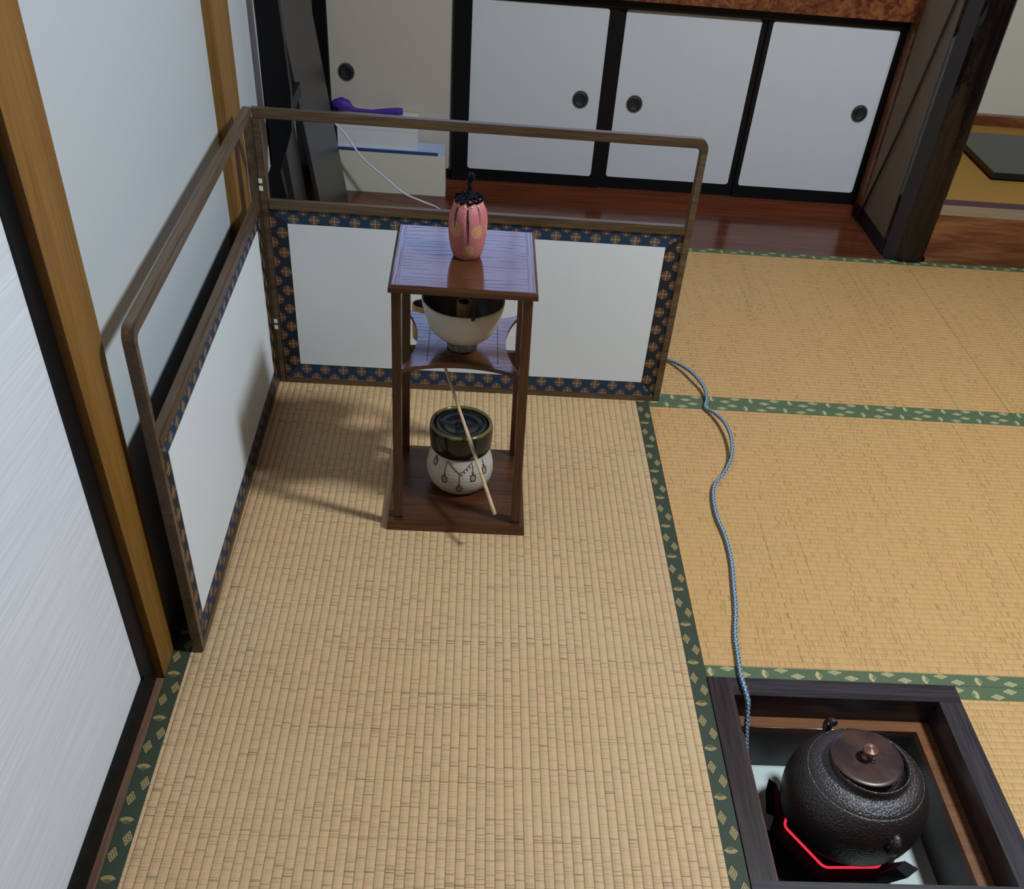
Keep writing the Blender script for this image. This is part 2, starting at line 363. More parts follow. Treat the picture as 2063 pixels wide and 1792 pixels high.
def lathe(bm, prof, c=(0, 0), seg=64, mi=0, closed_start=True, closed_end=True, ripple=None, uv=False):
    rings = []
    for k, (r, z) in enumerate(prof):
        if r < 1e-6: rings.append([bm.verts.new((c[0], c[1], z))]); continue
        ring = []
        for i in range(seg):
            a = 2 * PI * i / seg
            rr = r * (ripple(a, z) if ripple else 1)
            ring.append(bm.verts.new((c[0] + rr * math.cos(a), c[1] + rr * math.sin(a), z)))
        rings.append(ring)
    L = bm.loops.layers.uv.verify() if uv else None
    for k in range(len(rings) - 1):
        A, B = rings[k], rings[k + 1]
        for i in range(seg):
            j = (i + 1) % seg
            if len(A) == 1 and len(B) == 1: break
            if len(A) == 1: f = bm.faces.new((A[0], B[j], B[i]))
            elif len(B) == 1: f = bm.faces.new((A[i], A[j], B[0]))
            else: f = bm.faces.new((A[i], A[j], B[j], B[i]))
            f.material_index = mi if not callable(mi) else mi(k); f.smooth = True
            if uv:
                for lp in f.loops:
                    p = lp.vert.co; a = math.atan2(p.x - c[0], -(p.y - c[1]))
                    lp[L].uv = (a * uv, p.z - prof[0][1])
    return rings
def tube(bm, pts, r, seg=10, mi=0, caps=True, smooth=True, radii=None, uv=False):
    pts = [Vector(p) for p in pts]; rings = []; up = Vector((0, 0, 1)); dist = [0.0]
    for i in range(1, len(pts)): dist.append(dist[-1] + (pts[i] - pts[i - 1]).length)
    prev = None
    for i, p in enumerate(pts):
        t = (pts[min(i + 1, len(pts) - 1)] - pts[max(i - 1, 0)]).normalized()
        if prev is None:
            n = t.cross(up)
            if n.length < 1e-3: n = t.cross(Vector((1, 0, 0)))
        else: n = prev - t * prev.dot(t)
        n.normalize(); b = t.cross(n); prev = n
        rr = radii[i] if radii else r
        rings.append([bm.verts.new(p + (n * math.cos(2 * PI * k / seg) + b * math.sin(2 * PI * k / seg)) * rr) for k in range(seg)])
    L = bm.loops.layers.uv.verify() if uv else None
    for i in range(len(rings) - 1):
        for k in range(seg):
            j = (k + 1) % seg
            f = bm.faces.new((rings[i][k], rings[i][j], rings[i + 1][j], rings[i + 1][k])); f.material_index = mi; f.smooth = smooth
            if uv:
                for lp, q in zip(f.loops, ((i, k), (i, k + 1), (i + 1, k + 1), (i + 1, k))): lp[L].uv = (dist[q[0]], q[1] / seg)
    if caps:
        bm.faces.new(rings[0][::-1]).material_index = mi; bm.faces.new(rings[-1]).material_index = mi
    return rings
def spline(pts, n=8, closed=False):
    out = []; P = [Vector(p) for p in pts]; N = len(P)
    for i in range(N if closed else N - 1):
        p0 = P[(i - 1) % N] if closed or i > 0 else P[0]; p1 = P[i]; p2 = P[(i + 1) % N]
        p3 = P[(i + 2) % N] if closed or i + 2 < N else P[-1]
        for k in range(n):
            t = k / n
            out.append(0.5 * ((2 * p1) + (-p0 + p2) * t + (2 * p0 - 5 * p1 + 4 * p2 - p3) * t * t + (-p0 + 3 * p1 - 3 * p2 + p3) * t ** 3))
    if not closed: out.append(P[-1])
    return out
def prism(bm, poly, axis, a, b, mi=0):
    """extrude a 2-D polygon along axis from a to b"""
    def P(q, t):
        return (t, q[0], q[1]) if axis == 0 else (q[0], t, q[1]) if axis == 1 else (q[0], q[1], t)
    return hexa(bm, [P(q, a) for q in poly], [P(q, b) for q in poly], mi)

def obj(name, bm, mats, parent=None, origin=None, recalc=True, smooth=False):
    if recalc: bmesh.ops.recalc_face_normals(bm, faces=bm.faces[:])
    if parent is not None and origin is None: origin = ORIG.get(parent.name, Vector((0, 0, 0)))
    o_ = Vector(origin) if origin is not None else Vector((0, 0, 0))
    bmesh.ops.translate(bm, verts=bm.verts[:], vec=-o_)
    me = bpy.data.meshes.new(name); bm.to_mesh(me); bm.free()
    if not isinstance(mats, (list, tuple)): mats = [mats]
    for m in mats: me.materials.append(MT[m] if isinstance(m, str) else m)
    if smooth:
        for p in me.polygons: p.use_smooth = True
    ob = bpy.data.objects.new(name, me); COL.objects.link(ob)
    if parent is None: ob.location = o_
    else:
        ob.parent = parent; ob.location = o_ - ORIG.get(parent.name, Vector((0, 0, 0)))
    ORIG[ob.name] = o_
    return ob
ORIG = {}
def thing(name, label, cat, loc, group=None):
    o = bpy.data.objects.new(name, None); COL.objects.link(o); o.location = loc; o.empty_display_size = 0.05
    o['label'] = label; o['category'] = cat
    if group: o['group'] = group
    ORIG[o.name] = Vector(loc)
    return o
def tag(o, label, cat, group=None):
    o['label'] = label; o['category'] = cat
    if group: o['group'] = group
    return o
def struct(name, bm, mats, label=None, cat=None, **k):
    o = obj(name, bm, mats, **k); o['kind'] = 'structure'
    if label: o['label'] = label
    if cat: o['category'] = cat
    return o
def boxobj(name, a, b, mat, parent=None, bev=0.0, **k):
    bm = bm_new(); box(bm, a, b)
    if bev: bevel(bm, bev)
    return obj(name, bm, mat, parent, **k)

# ------------------------------------------------------------------ camera
cam = bpy.data.cameras.new('camera'); co = bpy.data.objects.new('camera', cam); COL.objects.link(co)
cam.sensor_fit = 'HORIZONTAL'; cam.sensor_width = 36.0
cam.lens = 36.0 * 1952.85 / 2063.0
cam.shift_x = (1031.5 - 1033.49) / 2063.0
cam.shift_y = (1279.2 - 896.0) / 2063.0
cam.clip_start = 0.02; cam.clip_end = 50
r_ = Vector((0.99756362, -0.01340652, 0.06846234)); u_ = Vector((-0.03926939, 0.70320875, 0.70989814)); f_ = Vector((0.05766058, 0.71085704, -0.700969))
mw = Matrix(((r_.x, u_.x, -f_.x, -0.41782), (r_.y, u_.y, -f_.y, -1.09814), (r_.z, u_.z, -f_.z, 1.1619), (0, 0, 0, 1)))
co.matrix_world = mw
SC.camera = co

# ------------------------------------------------------------------ setting: floor, walls, posts
TH = 0.055     # mat thickness
bm = bm_new()   # subfloor with a square hole for the hearth
for a, b in (((-1.3, -2.2, -0.10), (-0.001, 2.9, -TH)), ((0.427, -2.2, -0.10), (2.9, 2.9, -TH)), ((-0.001, -2.2, -0.10), (0.427, -0.427, -TH)), ((-0.001, 0.0, -0.10), (0.427, 2.9, -TH))):
    box(bm, a, b)
struct('floor', bm, 'subfloor')

WX = -0.8955
bm = bm_new(); box(bm, (WX - 0.08, -0.04, -0.06), (WX, 1.29, 2.45)); box(bm, (-1.05, 1.29, -0.06), (-0.97, 2.45, 2.45)); box(bm, (-1.05, -2.2, -0.06), (-0.96, -0.04, 2.45))
struct('wall_left', bm, 'plaster')
# ochre posts standing proud of the white wall
def post(name, pts, xf, xb, mat='ochre'):
    bm = bm_new()
    for k in range(len(pts) - 1):
        (z0, a0, b0), (z1, a1, b1) = pts[k], pts[k + 1]
        hexa(bm, [(xb, a0, z0), (xf, a0, z0), (xf, b0, z0), (xb, b0, z0)], [(xb, a1, z1), (xf, a1, z1), (xf, b1, z1), (xb, b1, z1)])
    bmesh.ops.remove_doubles(bm, verts=bm.verts[:], dist=1e-5)
    return struct(name, bm, mat)
post('trim_1', [(0.0, -0.048, 0.0155), (0.36, -0.0595, 0.0275), (0.55, -0.0645, 0.0330), (0.9, -0.072, 0.0325), (2.45, -0.074, 0.034)], -0.8765, -0.955)
post('trim_2', [(0.0, 0.8377, 0.960), (2.45, 0.8377, 0.960)], -0.8765, -0.955)
bm = bm_new(); box(bm, (-0.99, 1.29, -0.01), (-0.888, 1.345, 2.45)); struct('trim_3', bm, 'blackpost')
# sill under the sliding door at the left
bm = bm_new(); box(bm, (-0.98, -2.2, -0.055), (-0.8765, -0.0485, -0.0005)); struct('trim_4', bm, 'sillwood')
# sliding door on the left
def door(name, label=None):
    o = bpy.data.objects.new(name, None); COL.objects.link(o); o['kind'] = 'structure'; ORIG[name] = Vector((0, 0, 0))
    return o
d1 = door('door_1')
bm = bm_new()
DX0, DX1 = -0.915, -0.8885
box(bm, (DX0, -1.5, 0.0), (DX1, -0.052, 0.046))
hexa(bm, [(DX0, -0.094, 0.046), (DX1, -0.094, 0.046), (DX1, -0.052, 0.046), (DX0, -0.052, 0.046)], [(DX0, -0.114, 1.8), (DX1, -0.114, 1.8), (DX1, -0.072, 1.8), (DX0, -0.072, 1.8)])
obj('frame', bm, 'black', d1)
bm = bm_new()
hexa(bm, [(DX0, -1.5, 0.046), (-0.893, -1.5, 0.046), (-0.893, -0.094, 0.046), (DX0, -0.094, 0.046)], [(DX0, -1.5, 1.8), (-0.893, -1.5, 1.8), (-0.893, -0.114, 1.8), (DX0, -0.114, 1.8)])
obj('panel', bm, 'fusuma', d1)

# ------------------------------------------------------------------ tatami mats
def heri_local(bm, length, w, M_, phase, mirror_u=False, mirror_v=False, zt=0.0, u_from=0.0, u_to=None, thick=0.0006):
    """edging strip along u in [0,length], v in [0,w]; M_ maps (u,v)->(x,y)"""
    if u_to is None: u_to = length
    P = 0.0925
    z0 = zt + thick
    def face(pts, mi, dz=0.0):
        vs = []
        for (u, v) in pts:
            x, y = M_(u, v); vs.append((x, y, z0 + dz))
        quad(bm, vs, mi, [(u, v) for u, v in pts])
    # cloth strip (box)
    c = [(u_from, 0), (u_to, 0), (u_to, w), (u_from, w)]
    face(c, 0)
    for i in range(4):
        (ua, va), (ub, vb) = c[i], c[(i + 1) % 4]
        xa, ya = M_(ua, va); xb, yb = M_(ub, vb)
        quad(bm, [(xa, ya, zt), (xb, yb, zt), (xb, yb, z0), (xa, ya, z0)], 0, [(ua, va), (ub, vb), (ub, vb), (ua, va)])
    e = 0.00025
    def T(u, v, du, dv):
        if mirror_u: du = -du
        if mirror_v: v = w - v; dv = -dv
        return (min(max(u + du, u_from), u_to), min(max(v + dv, 0.0), w))
    def diamond(u, v):
        if u < u_from - 0.013 or u > u_to + 0.013: return
        a, b = 0.0125, 0.0066
        o = [(a, 0), (0, b), (-a, 0), (0, -b)]
        for s0, s1 in ((1.0, 0.80), (0.62, 0.50)):
            for i in range(4):
                p, q = o[i], o[(i + 1) % 4]
                face([T(u, v, p[0] * s0, p[1] * s0), T(u, v, q[0] * s0, q[1] * s0), T(u, v, q[0] * s1, q[1] * s1), T(u, v, p[0] * s1, p[1] * s1)], 1, e)
        for i in range(4):
            cx, cy = o[i][0] * 0.25, o[i][1] * 0.25
            face([T(u, v, cx + q[0] * 0.17, cy + q[1] * 0.17) for q in o], 1, e)
    def fan(u, v):
        if u < u_from - 0.013 or u > u_to + 0.013: return
        R = 0.0128; ha = math.radians(53); n = 8
        def pt(r, a): return T(u, v, 0.006 - r * math.cos(a), r * math.sin(a))
        for i in range(n):
            a0 = -ha + 2 * ha * i / n; a1 = -ha + 2 * ha * (i + 1) / n
            face([pt(R, a0), pt(R, a1), pt(R * 0.90, a1), pt(R * 0.90, a0)], 1, e)
            face([pt(R * 0.86, a0 + 0.02), pt(R * 0.86, a1 - 0.03), pt(R * 0.55, a1 - 0.05), pt(R * 0.55, a0 + 0.04)], 1, e)
        for i in range(n // 2 + 1):
            a = -ha + 2 * ha * i / (n // 2); d = 0.045
            face([pt(R * 0.55, a - d), pt(R * 0.55, a + d), pt(0.0002, a + d), pt(0.0002, a - d)], 1, e)
    k0 = int(math.floor((u_from - phase) / P)) - 1; k1 = int(math.ceil((u_to - phase) / P)) + 1
    s = -1 if mirror_u else 1
    for k in range(k0, k1 + 1):
        uf = phase + k * P
        fan(uf, 0.0113); diamond(uf - s * 0.0384, 0.0075); diamond(uf + s * 0.028, 0.0205)

def mat(label, top, rects, mat_s, borders):
    cx = sum((r[0] + r[2]) / 2 for r in rects) / len(rects); cy = sum((r[1] + r[3]) / 2 for r in rects) / len(rects)
    t = thing('tatami_mat', label, 'tatami mat', (cx, cy, -TH), 'tatami mats covering the floor')
    bm = bm_new()
    for (x0, y0, x1, y1) in rects: box(bm, (x0, y0, -TH), (x1, y1, top))
    obj('woven_surface', bm, [mat_s], t, origin=(0, 0, 0))
    for fn in borders:
        bm = bm_new(); cl = fn(bm)
        obj('cloth_border', bm, [cl, 'gold_dim' if cl == 'heri_dim' else 'gold_bright'], t, origin=(0, 0, 0), recalc=False)
    return t
G = 0.0006
def bA_right(bm): heri_local(bm, 0, 0.0284, lambda u, v: (-0.029 + v, u), 0.0318, u_from=-0.93, u_to=0.868); return 'heri_dim'
def bA_left(bm): heri_local(bm, 0, 0.0276, lambda u, v: (-0.8759 + v, u), -0.0405, mirror_u=True, u_from=-0.93, u_to=0.868); return 'heri_dim'
def bB_low(bm): heri_local(bm, 0, 0.0262, lambda u, v: (u, -0.0018 + v), 0.0107, u_from=0.0006, u_to=1.75); return 'heri_bright'
def bB_up(bm): heri_local(bm, 0, 0.0283, lambda u, v: (u, 0.8405 + v), 0.5021, mirror_u=True, u_from=0.0006, u_to=1.75); return 'heri_bright'
def bC_low(bm): heri_local(bm, 0, 0.0284, lambda u, v: (u, 0.8692 + v), 0.5241, mirror_v=True, u_from=-0.875, u_to=0.8738); return 'heri_bright'
def bC_up(bm): heri_local(bm, 0, 0.0284, lambda u, v: (u, 1.7135 + v), 0.5, mirror_u=True, u_from=-0.875, u_to=0.8738); return 'heri_bright'
def bD_low(bm): heri_local(bm, 0, 0.0284, lambda u, v: (u, 0.8692 + v), 0.9865, mirror_v=True, u_from=0.8748, u_to=2.62); return 'heri_bright'
def bD_up(bm): heri_local(bm, 0, 0.0284, lambda u, v: (u, 1.7135 + v), 0.9625, mirror_u=True, u_from=0.8748, u_to=2.62); return 'heri_bright'
def bE_up(bm): heri_local(bm, 0, 0.0300, lambda u, v: (u, -0.0325 + v), 0.455, mirror_u=True, u_from=0.426, u_to=1.75); return 'heri_bright'
mat('pale tatami mat under the tea shelf, dark green edging along both sides', 0.0, [(-0.8759, -0.93, -0.0005, 0.868)], 'tatamiA', [bA_right, bA_left])
mat('golden tatami mat crossed by the blue cord, just above the sunken hearth', 0.0, [(0.0006, -0.0018, 1.75, 0.8688)], 'tatamiB', [bB_low, bB_up])
mat('golden tatami mat behind the folding screen, along the polished alcove floor', 0.0, [(-0.8759, 0.8692, 0.8738, 1.742)], 'tatamiB', [bC_low, bC_up])
mat('golden tatami mat in front of the raised step, right of the thin floor seam', 0.0, [(0.8748, 0.8692, 2.62, 1.742)], 'tatamiB', [bD_low, bD_up])
mat('golden tatami mat cut around the sunken hearth, at the bottom right corner', 0.0, [(0.426, -0.425, 1.75, -0.0025), (0.0006, -0.93, 1.75, -0.4265)], 'tatamiB', [bE_up])

# ------------------------------------------------------------------ sunken hearth
HS = 0.4235; hx, hy = 0.0015, -0.0022
X0, X1, Y1, Y0 = hx, hx + HS, hy, hy - HS
W = 0.0385
t = thing('sunken_hearth', 'square sunken hearth with dark wooden rim holding the iron kettle', 'hearth', ((X0 + X1) / 2, (Y0 + Y1) / 2, -0.16))
def rail(name, a, b, m):
    bm = bm_new(); box(bm, a, b); bevel(bm, 0.0022, 2); return obj(name, bm, m, t, origin=(0, 0, 0))
RD = -0.052
rail('rim_rail', (X0, Y0 + W, RD), (X0 + W, Y1, 0.0008), 'hearthwoodL')
rail('rim_rail', (X1 - W, Y0 + W, RD), (X1, Y1 - W, 0.0008), 'hearthwoodY')
rail('rim_rail', (X0 + W, Y1 - W, RD), (X1, Y1, 0.0008), 'hearthwood')
rail('rim_rail', (X0, Y0, RD), (X1, Y0 + W, 0.0008), 'hearthwood')
# ledge and liner
LI = 0.0605
bm = bm_new()
for a, b in (((X0, Y0, -0.066), (X0 + LI, Y1, RD)), ((X1 - LI - 0.004, Y0, -0.066), (X1, Y1, RD)), ((X0 + LI, Y1 - LI, -0.066), (X1 - LI - 0.004, Y1, RD)), ((X0 + LI, Y0, -0.066), (X1 - LI - 0.004, Y0 + LI, RD))):
    box(bm, a, b)
obj('ledge', bm, 'copper', t, origin=(0, 0, 0))
bm = bm_new()
xa, xb, ya, yb = X0 + LI, X1 - LI - 0.004, Y0 + LI, Y1 - LI
T_ = 0.012
for a, b in (((xa - T_, ya - T_, -0.155), (xa, yb + T_, -0.066)), ((xb, ya - T_, -0.155), (xb + T_, yb + T_, -0.066)), ((xa, yb, -0.155), (xb, yb + T_, -0.066)), ((xa, ya - T_, -0.155), (xb, ya, -0.066))):
    box(bm, a, b)
obj('liner_wall', bm, 'linerdark', t, origin=(0, 0, 0))
boxobj('bottom_plate', (xa - T_, ya - T_, -0.163), (xb + T_, yb + T_, -0.1551), 'ash', t, origin=(0, 0, 0))
bm = bm_new(); tube(bm, [(xa + 0.001, yb - 0.0006, -0.0525), (xb - 0.001, yb - 0.0006, -0.0525)], 0.0008, 6); obj('metal_edge', bm, 'steeledge', t, origin=(0, 0, 0))

# electric heater
KX, KY = 0.2095, -0.2067
ZB = -0.1551
t = thing('electric_heater', 'black electric heater with glowing red ring under the kettle', 'heater', (KX, KY, ZB))
hexr = lambda R, z, a0=math.radians(4): [(KX + R * math.cos(a0 + k * PI / 3), KY + R * math.sin(a0 + k * PI / 3), z) for k in range(6)]
bm = bm_new(); hexa(bm, hexr(0.100, ZB), hexr(0.112, -0.131)); bevel(bm, 0.004, 2); obj('base', bm, 'heater', t)
bm = bm_new()
h6 = [Vector(p) for p in hexr(0.0895, -0.1225, math.radians(2))]
pth = []
for i in range(6):
    a, b, c = h6[i - 1], h6[i], h6[(i + 1) % 6]
    p0 = b.lerp(a, 0.10); p2 = b.lerp(c, 0.10)
    for k in range(5):
        s = k / 4; pth.append(p0.lerp(b, s).lerp(b.lerp(p2, s), s))
tube(bm, pth + [pth[0]], 0.0022, 8, caps=False)
obj('heating_element', bm, 'glow', t)
bm = bm_new(); q_ = [(0.1000, -0.2080), (0.0645, -0.2200), (0.0645, -0.3500), (0.1640, -0.3560), (0.1690, -0.3000)]
prism(bm, q_, 2, ZB, -0.139); bevel(bm, 0.003, 2); obj('control_box', bm, 'heater', t)
for ang, out in ((157, 0.126), (-55, 0.134), (52, 0.128)):
    bm = bm_new(); a = math.radians(ang); d = Vector((math.cos(a), math.sin(a), 0)); n = Vector((-d.y, d.x, 0)); c = Vector((KX, KY, 0))
    bot = [c + d * 0.094 - n * 0.022 + Vector((0, 0, -0.1275)), c + d * 0.112 - n * 0.022 + Vector((0, 0, -0.1275)), c + d * 0.112 + n * 0.022 + Vector((0, 0, -0.1275)), c + d * 0.094 + n * 0.022 + Vector((0, 0, -0.1275))]
    top = [c + d * 0.112 - n * 0.011 + Vector((0, 0, -0.088)), c + d * out - n * 0.014 + Vector((0, 0, -0.084)), c + d * out + n * 0.014 + Vector((0, 0, -0.084)), c + d * 0.112 + n * 0.011 + Vector((0, 0, -0.088))]
    hexa(bm, bot, top); bevel(bm, 0.003, 2); obj('kettle_prop', bm, 'heater', t)
# kettle
t = thing('iron_kettle', 'round black cast iron kettle sitting on the heater in the hearth', 'kettle', (KX, KY, -0.1195))
bm = bm_new()
prof = [(0, -0.1195), (0.045, -0.1190), (0.0609, -0.1145), (0.0724, -0.1088), (0.0824, -0.1026), (0.0909, -0.0956), (0.0979, -0.0876), (0.1034, -0.0784), (0.1073, -0.0678), (0.1096, -0.0554), (0.1104, -0.0400), (0.1101, -0.0320), (0.1093, -0.0260), (0.1079, -0.0199), (0.1060, -0.0136), (0.1036, -0.0074), (0.1006, -0.0013), (0.0972, 0.0048), (0.0932, 0.0107), (0.0882, 0.0172), (0.0872, 0.0180), (0.0866, 0.0176), (0.0860, 0.0188), (0.083, 0.0215), (0.076, 0.0262), (0.068, 0.0290), (0.0625, 0.0305), (0.0600, 0.0330), (0.0592, 0.0385), (0.0587, 0.0440), (0.0575, 0.0452), (0.0560, 0.0446), (0.0550, 0.0380), (0.048, 0.030), (0, 0.030)]
lathe(bm, prof, (KX, KY), 96)
obj('body', bm, 'kettle', t)
def lug(ang):
    bm = bm_new(); a = math.radians(ang); d = Vector((math.cos(a), math.sin(a), 0)); n = Vector((-d.y, d.x, 0)); c = Vector((KX, KY, 0)) + d * 0.1065
    pts = []
    for k in range(9):
        th = PI * k / 8
        pts.append(c + d * (0.013 * math.sin(th)) + Vector((0, 0, -0.017 * math.cos(th) - 0.010)))
    tube(bm, pts, 0.004, 8, radii=[0.005, 0.006, 0.007, 0.0078, 0.0082, 0.0080, 0.0074, 0.0068, 0.006])
    for s in (-1, 1):
        tube(bm, [c + d * 0.003 + n * s * 0.004 + Vector((0, 0, -0.026)), c + d * 0.013 + n * s * 0.0035 + Vector((0, 0, -0.010)), c + d * 0.004 + n * s * 0.006 + Vector((0, 0, 0.005))], 0.003, 6)
    return obj('lug', bm, 'kettle', t)
lug(-80); lug(100)
bm = bm_new()
LX, LY = 0.2028, -0.2018      # the lid sits ajar, slid to the back left
lathe(bm, [(0, 0.0445), (0.0500, 0.0450), (0.0535, 0.0470), (0.0545, 0.0482), (0.0540, 0.0490), (0.047, 0.0492), (0.030, 0.0500), (0.015, 0.0490), (0, 0.0488)], (LX, LY), 80)
ld = obj('lid', bm, 'lid', t)
bm = bm_new()
lathe(bm, [(0, 0.0480), (0.0095, 0.0488), (0.0098, 0.0500), (0.0055, 0.0515), (0.0042, 0.0550), (0.0046, 0.0585), (0.0095, 0.0605), (0.0118, 0.0630), (0.0120, 0.0660), (0.0108, 0.0685), (0.0094, 0.0690), (0.0088, 0.0684), (0.0080, 0.0694), (0.0062, 0.0698), (0.0056, 0.0691), (0.0048, 0.0701), (0.0030, 0.0703), (0.0024, 0.0697), (0.0016, 0.0709), (0, 0.0711)], (LX, LY), 48)
obj('knob', bm, 'knobmetal', ld)
bm = bm_new()
for k in range(6):
    a = 2 * PI * k / 6 + 0.2; c = Vector((LX + 0.0095 * math.cos(a), LY + 0.0095 * math.sin(a), 0.0500))
    tube(bm, [c + Vector((0.0042 * math.cos(q), 0.0042 * math.sin(q), 0)) for q in [2 * PI * j / 12 for j in range(13)]], 0.0009, 6, caps=False)
obj('knob_seat', bm, 'kettle', ld)

# blue cord
bm = bm_new()
cp = [(-0.02, 1.10, 0.006), (0.0626, 1.0536, 0.007), (0.0981, 1.0085, 0.014), (0.1202, 0.9596, 0.018), (0.1363, 0.9118, 0.014), (0.1371, 0.8716, 0.008), (0.1292, 0.8393, 0.0055), (0.1442, 0.8064, 0.012), (0.1575, 0.7593, 0.018), (0.1617, 0.7004, 0.018), (0.153, 0.6366, 0.012), (0.1299, 0.5836, 0.007), (0.1033, 0.5423, 0.0055), (0.0916, 0.4973, 0.006), (0.0883, 0.4328, 0.0055), (0.0948, 0.3643, 0.0052), (0.0938, 0.2974, 0.0052), (0.0859, 0.2266, 0.0052), (0.0776, 0.1595, 0.0052), (0.0653, 0.0958, 0.0052), (0.0609, 0.0474, 0.0054), (0.0572, 0.0001, 0.0062), (0.0583, -0.0330, 0.0066), (0.0625, -0.0500, -0.004), (0.0640, -0.0590, -0.020), (0.0660, -0.0720, -0.045), (0.0700, -0.0860, -0.075), (0.0760, -0.1050, -0.112), (0.0850, -0.130, -0.140)]
tube(bm, spline(cp, 8), 0.0042, 12, uv=True)
tag(obj('power_cord', bm, 'cord', origin=(0.1, 0.5, 0)), 'blue and white braided cord winding over the mats into the hearth', 'cord')

# ------------------------------------------------------------------ folding screen
HX, HY = -0.8366, 0.8625
t = thing('folding_screen', 'low two-leaf folding screen with white panels and navy brocade edging', 'screen', (HX, HY, 0))
LW, LH = 0.8615, 0.5645
TK = 0.0155
def leaf(M4, woodm, side):
    """local: x along the leaf, y = thickness (0 front .. TK back), z up"""
    def add(name, bm, mats, par, org=(0, 0, 0)):
        bmesh.ops.transform(bm, matrix=M4, verts=bm.verts[:]); return obj(name, bm, mats, par, origin=org)
    st, rb, m0, m1, tr = 0.0145, 0.0115, 0.3815, 0.3985, 0.5475
    bm = bm_new()
    # outline with a rounded outer top corner
    n = 8; R, r = 0.020, 0.010
    outer = [(0, 0), (LW, 0)] + [(LW - R + R * math.cos(a), LH - R + R * math.sin(a)) for a in [PI / 2 * k / n for k in range(n + 1)]] + [(0, LH)]
    inner_top = [(st, m1), (LW - st, m1)] + [(LW - st - r + r * math.cos(a), tr - r + r * math.sin(a)) for a in [PI / 2 * k / n for k in range(n + 1)]] + [(st, tr)]
    # frame built as strips between outlines
    def strip(A, B):
        for k in range(len(A) - 1):
            hexa(bm, [(A[k][0], 0, A[k][1]), (A[k + 1][0], 0, A[k + 1][1]), (B[k + 1][0], 0, B[k + 1][1]), (B[k][0], 0, B[k][1])],
                 [(A[k][0], TK, A[k][1]), (A[k + 1][0], TK, A[k + 1][1]), (B[k + 1][0], TK, B[k + 1][1]), (B[k][0], TK, B[k][1])])
    strip([(LW, 0)] + outer[2:-1] + [(0, LH)], [(LW - st, 0)] + inner_top[2:-1] + [(0, tr)])
    box(bm, (0, 0, 0), (st, TK, tr))
    box(bm, (st, 0, 0), (LW - st, TK, rb)); box(bm, (st, 0, m0), (LW - st, TK, m1))
    bmesh.ops.remove_doubles(bm, verts=bm.verts[:], dist=1e-6)
    # drop inner doubled faces
    seen = {}
    for f in bm.faces: seen.setdefault(tuple(sorted(v.index for v in f.verts)), []).append(f)
    bm.verts.index_update(); seen = {}
    for f in bm.faces: seen.setdefault(frozenset(v.index for v in f.verts), []).append(f)
    bmesh.ops.delete(bm, geom=[f for fs in seen.values() if len(fs) > 1 for f in fs], context='FACES_ONLY')
    es = [e for e in bm.edges if e.is_manifold and e.calc_face_angle(0) > 0.9 and abs(e.verts[0].co.y - e.verts[1].co.y) < 1e-5]
    bmesh.ops.bevel(bm, geom=es, offset=0.0016, segments=2, affect='EDGES', clamp_overlap=True)
    fr = add('leaf_frame', bm, woodm, t)
    # brocade strips
    a0, a1, b0, b1 = st, LW - st, rb, m0
    w = 0.0335; yf = 0.004
    bm = bm_new()
    i0, i1, j0, j1 = a0 + w, a1 - w, b0 + w, b1 - w + 0.006
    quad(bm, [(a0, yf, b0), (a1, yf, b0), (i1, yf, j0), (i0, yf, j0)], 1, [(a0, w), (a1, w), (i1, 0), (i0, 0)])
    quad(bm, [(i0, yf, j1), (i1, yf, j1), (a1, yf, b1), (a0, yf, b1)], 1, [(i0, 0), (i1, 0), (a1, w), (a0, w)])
    quad(bm, [(a0, yf, b0), (i0, yf, j0), (i0, yf, j1), (a0, yf, b1)], 0, [(b0 + 0.009, w), (j0 + 0.009, 0), (j1 + 0.009, 0), (b1 + 0.009, w)])
    quad(bm, [(i1, yf, j0), (a1, yf, b0), (a1, yf, b1), (i1, yf, j1)], 0, [(j0 + 0.009, 0), (b0 + 0.009, w), (b1 + 0.009, w), (j1 + 0.009, 0)])
    quad(bm, [(a0, TK - 0.004, b0), (a0, TK - 0.004, b1), (a1, TK - 0.004, b1), (a1, TK - 0.004, b0)], 0)
    for p, q in (((a0, b0), (a1, b0)), ((a1, b0), (a1, b1)), ((a1, b1), (a0, b1)), ((a0, b1), (a0, b0))):
        quad(bm, [(p[0], yf, p[1]), (q[0], yf, q[1]), (q[0], TK - 0.004, q[1]), (p[0], TK - 0.004, p[1])], 0)
    L = bm.loops.layers.uv.verify()
    add('brocade_border', bm, ['navy', 'navy_sheen'], fr)
    bm = bm_new(); box(bm, (i0, yf - 0.0008, j0), (i1, yf + 0.0002, j1)); add('paper_panel', bm, 'paper', fr)
    return fr
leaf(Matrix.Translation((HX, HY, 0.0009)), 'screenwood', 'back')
# the left leaf: local x runs towards the viewer, front faces +x
ang = math.atan2(0.0125 - HY + 0.0, -0.8275 - HX)      # direction of the leaf in plan
dx, dy = math.cos(ang), math.sin(ang)
ML = Matrix(((dx, dy, 0, HX - 0.0012), (dy, -dx, 0, HY + 0.0085), (0, 0, 1, 0.0009), (0, 0, 0, 1)))
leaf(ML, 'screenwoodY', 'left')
for z in (0.418, 0.128):
    bm = bm_new()
    for dz in (0.0, 0.014):
        box(bm, (HX + 0.0005, HY - 0.0012, z + dz), (HX + 0.0075, HY + 0.0002, z + dz + 0.0085))
    obj('hinge', bm, 'hingewhite', t, origin=(0, 0, 0))

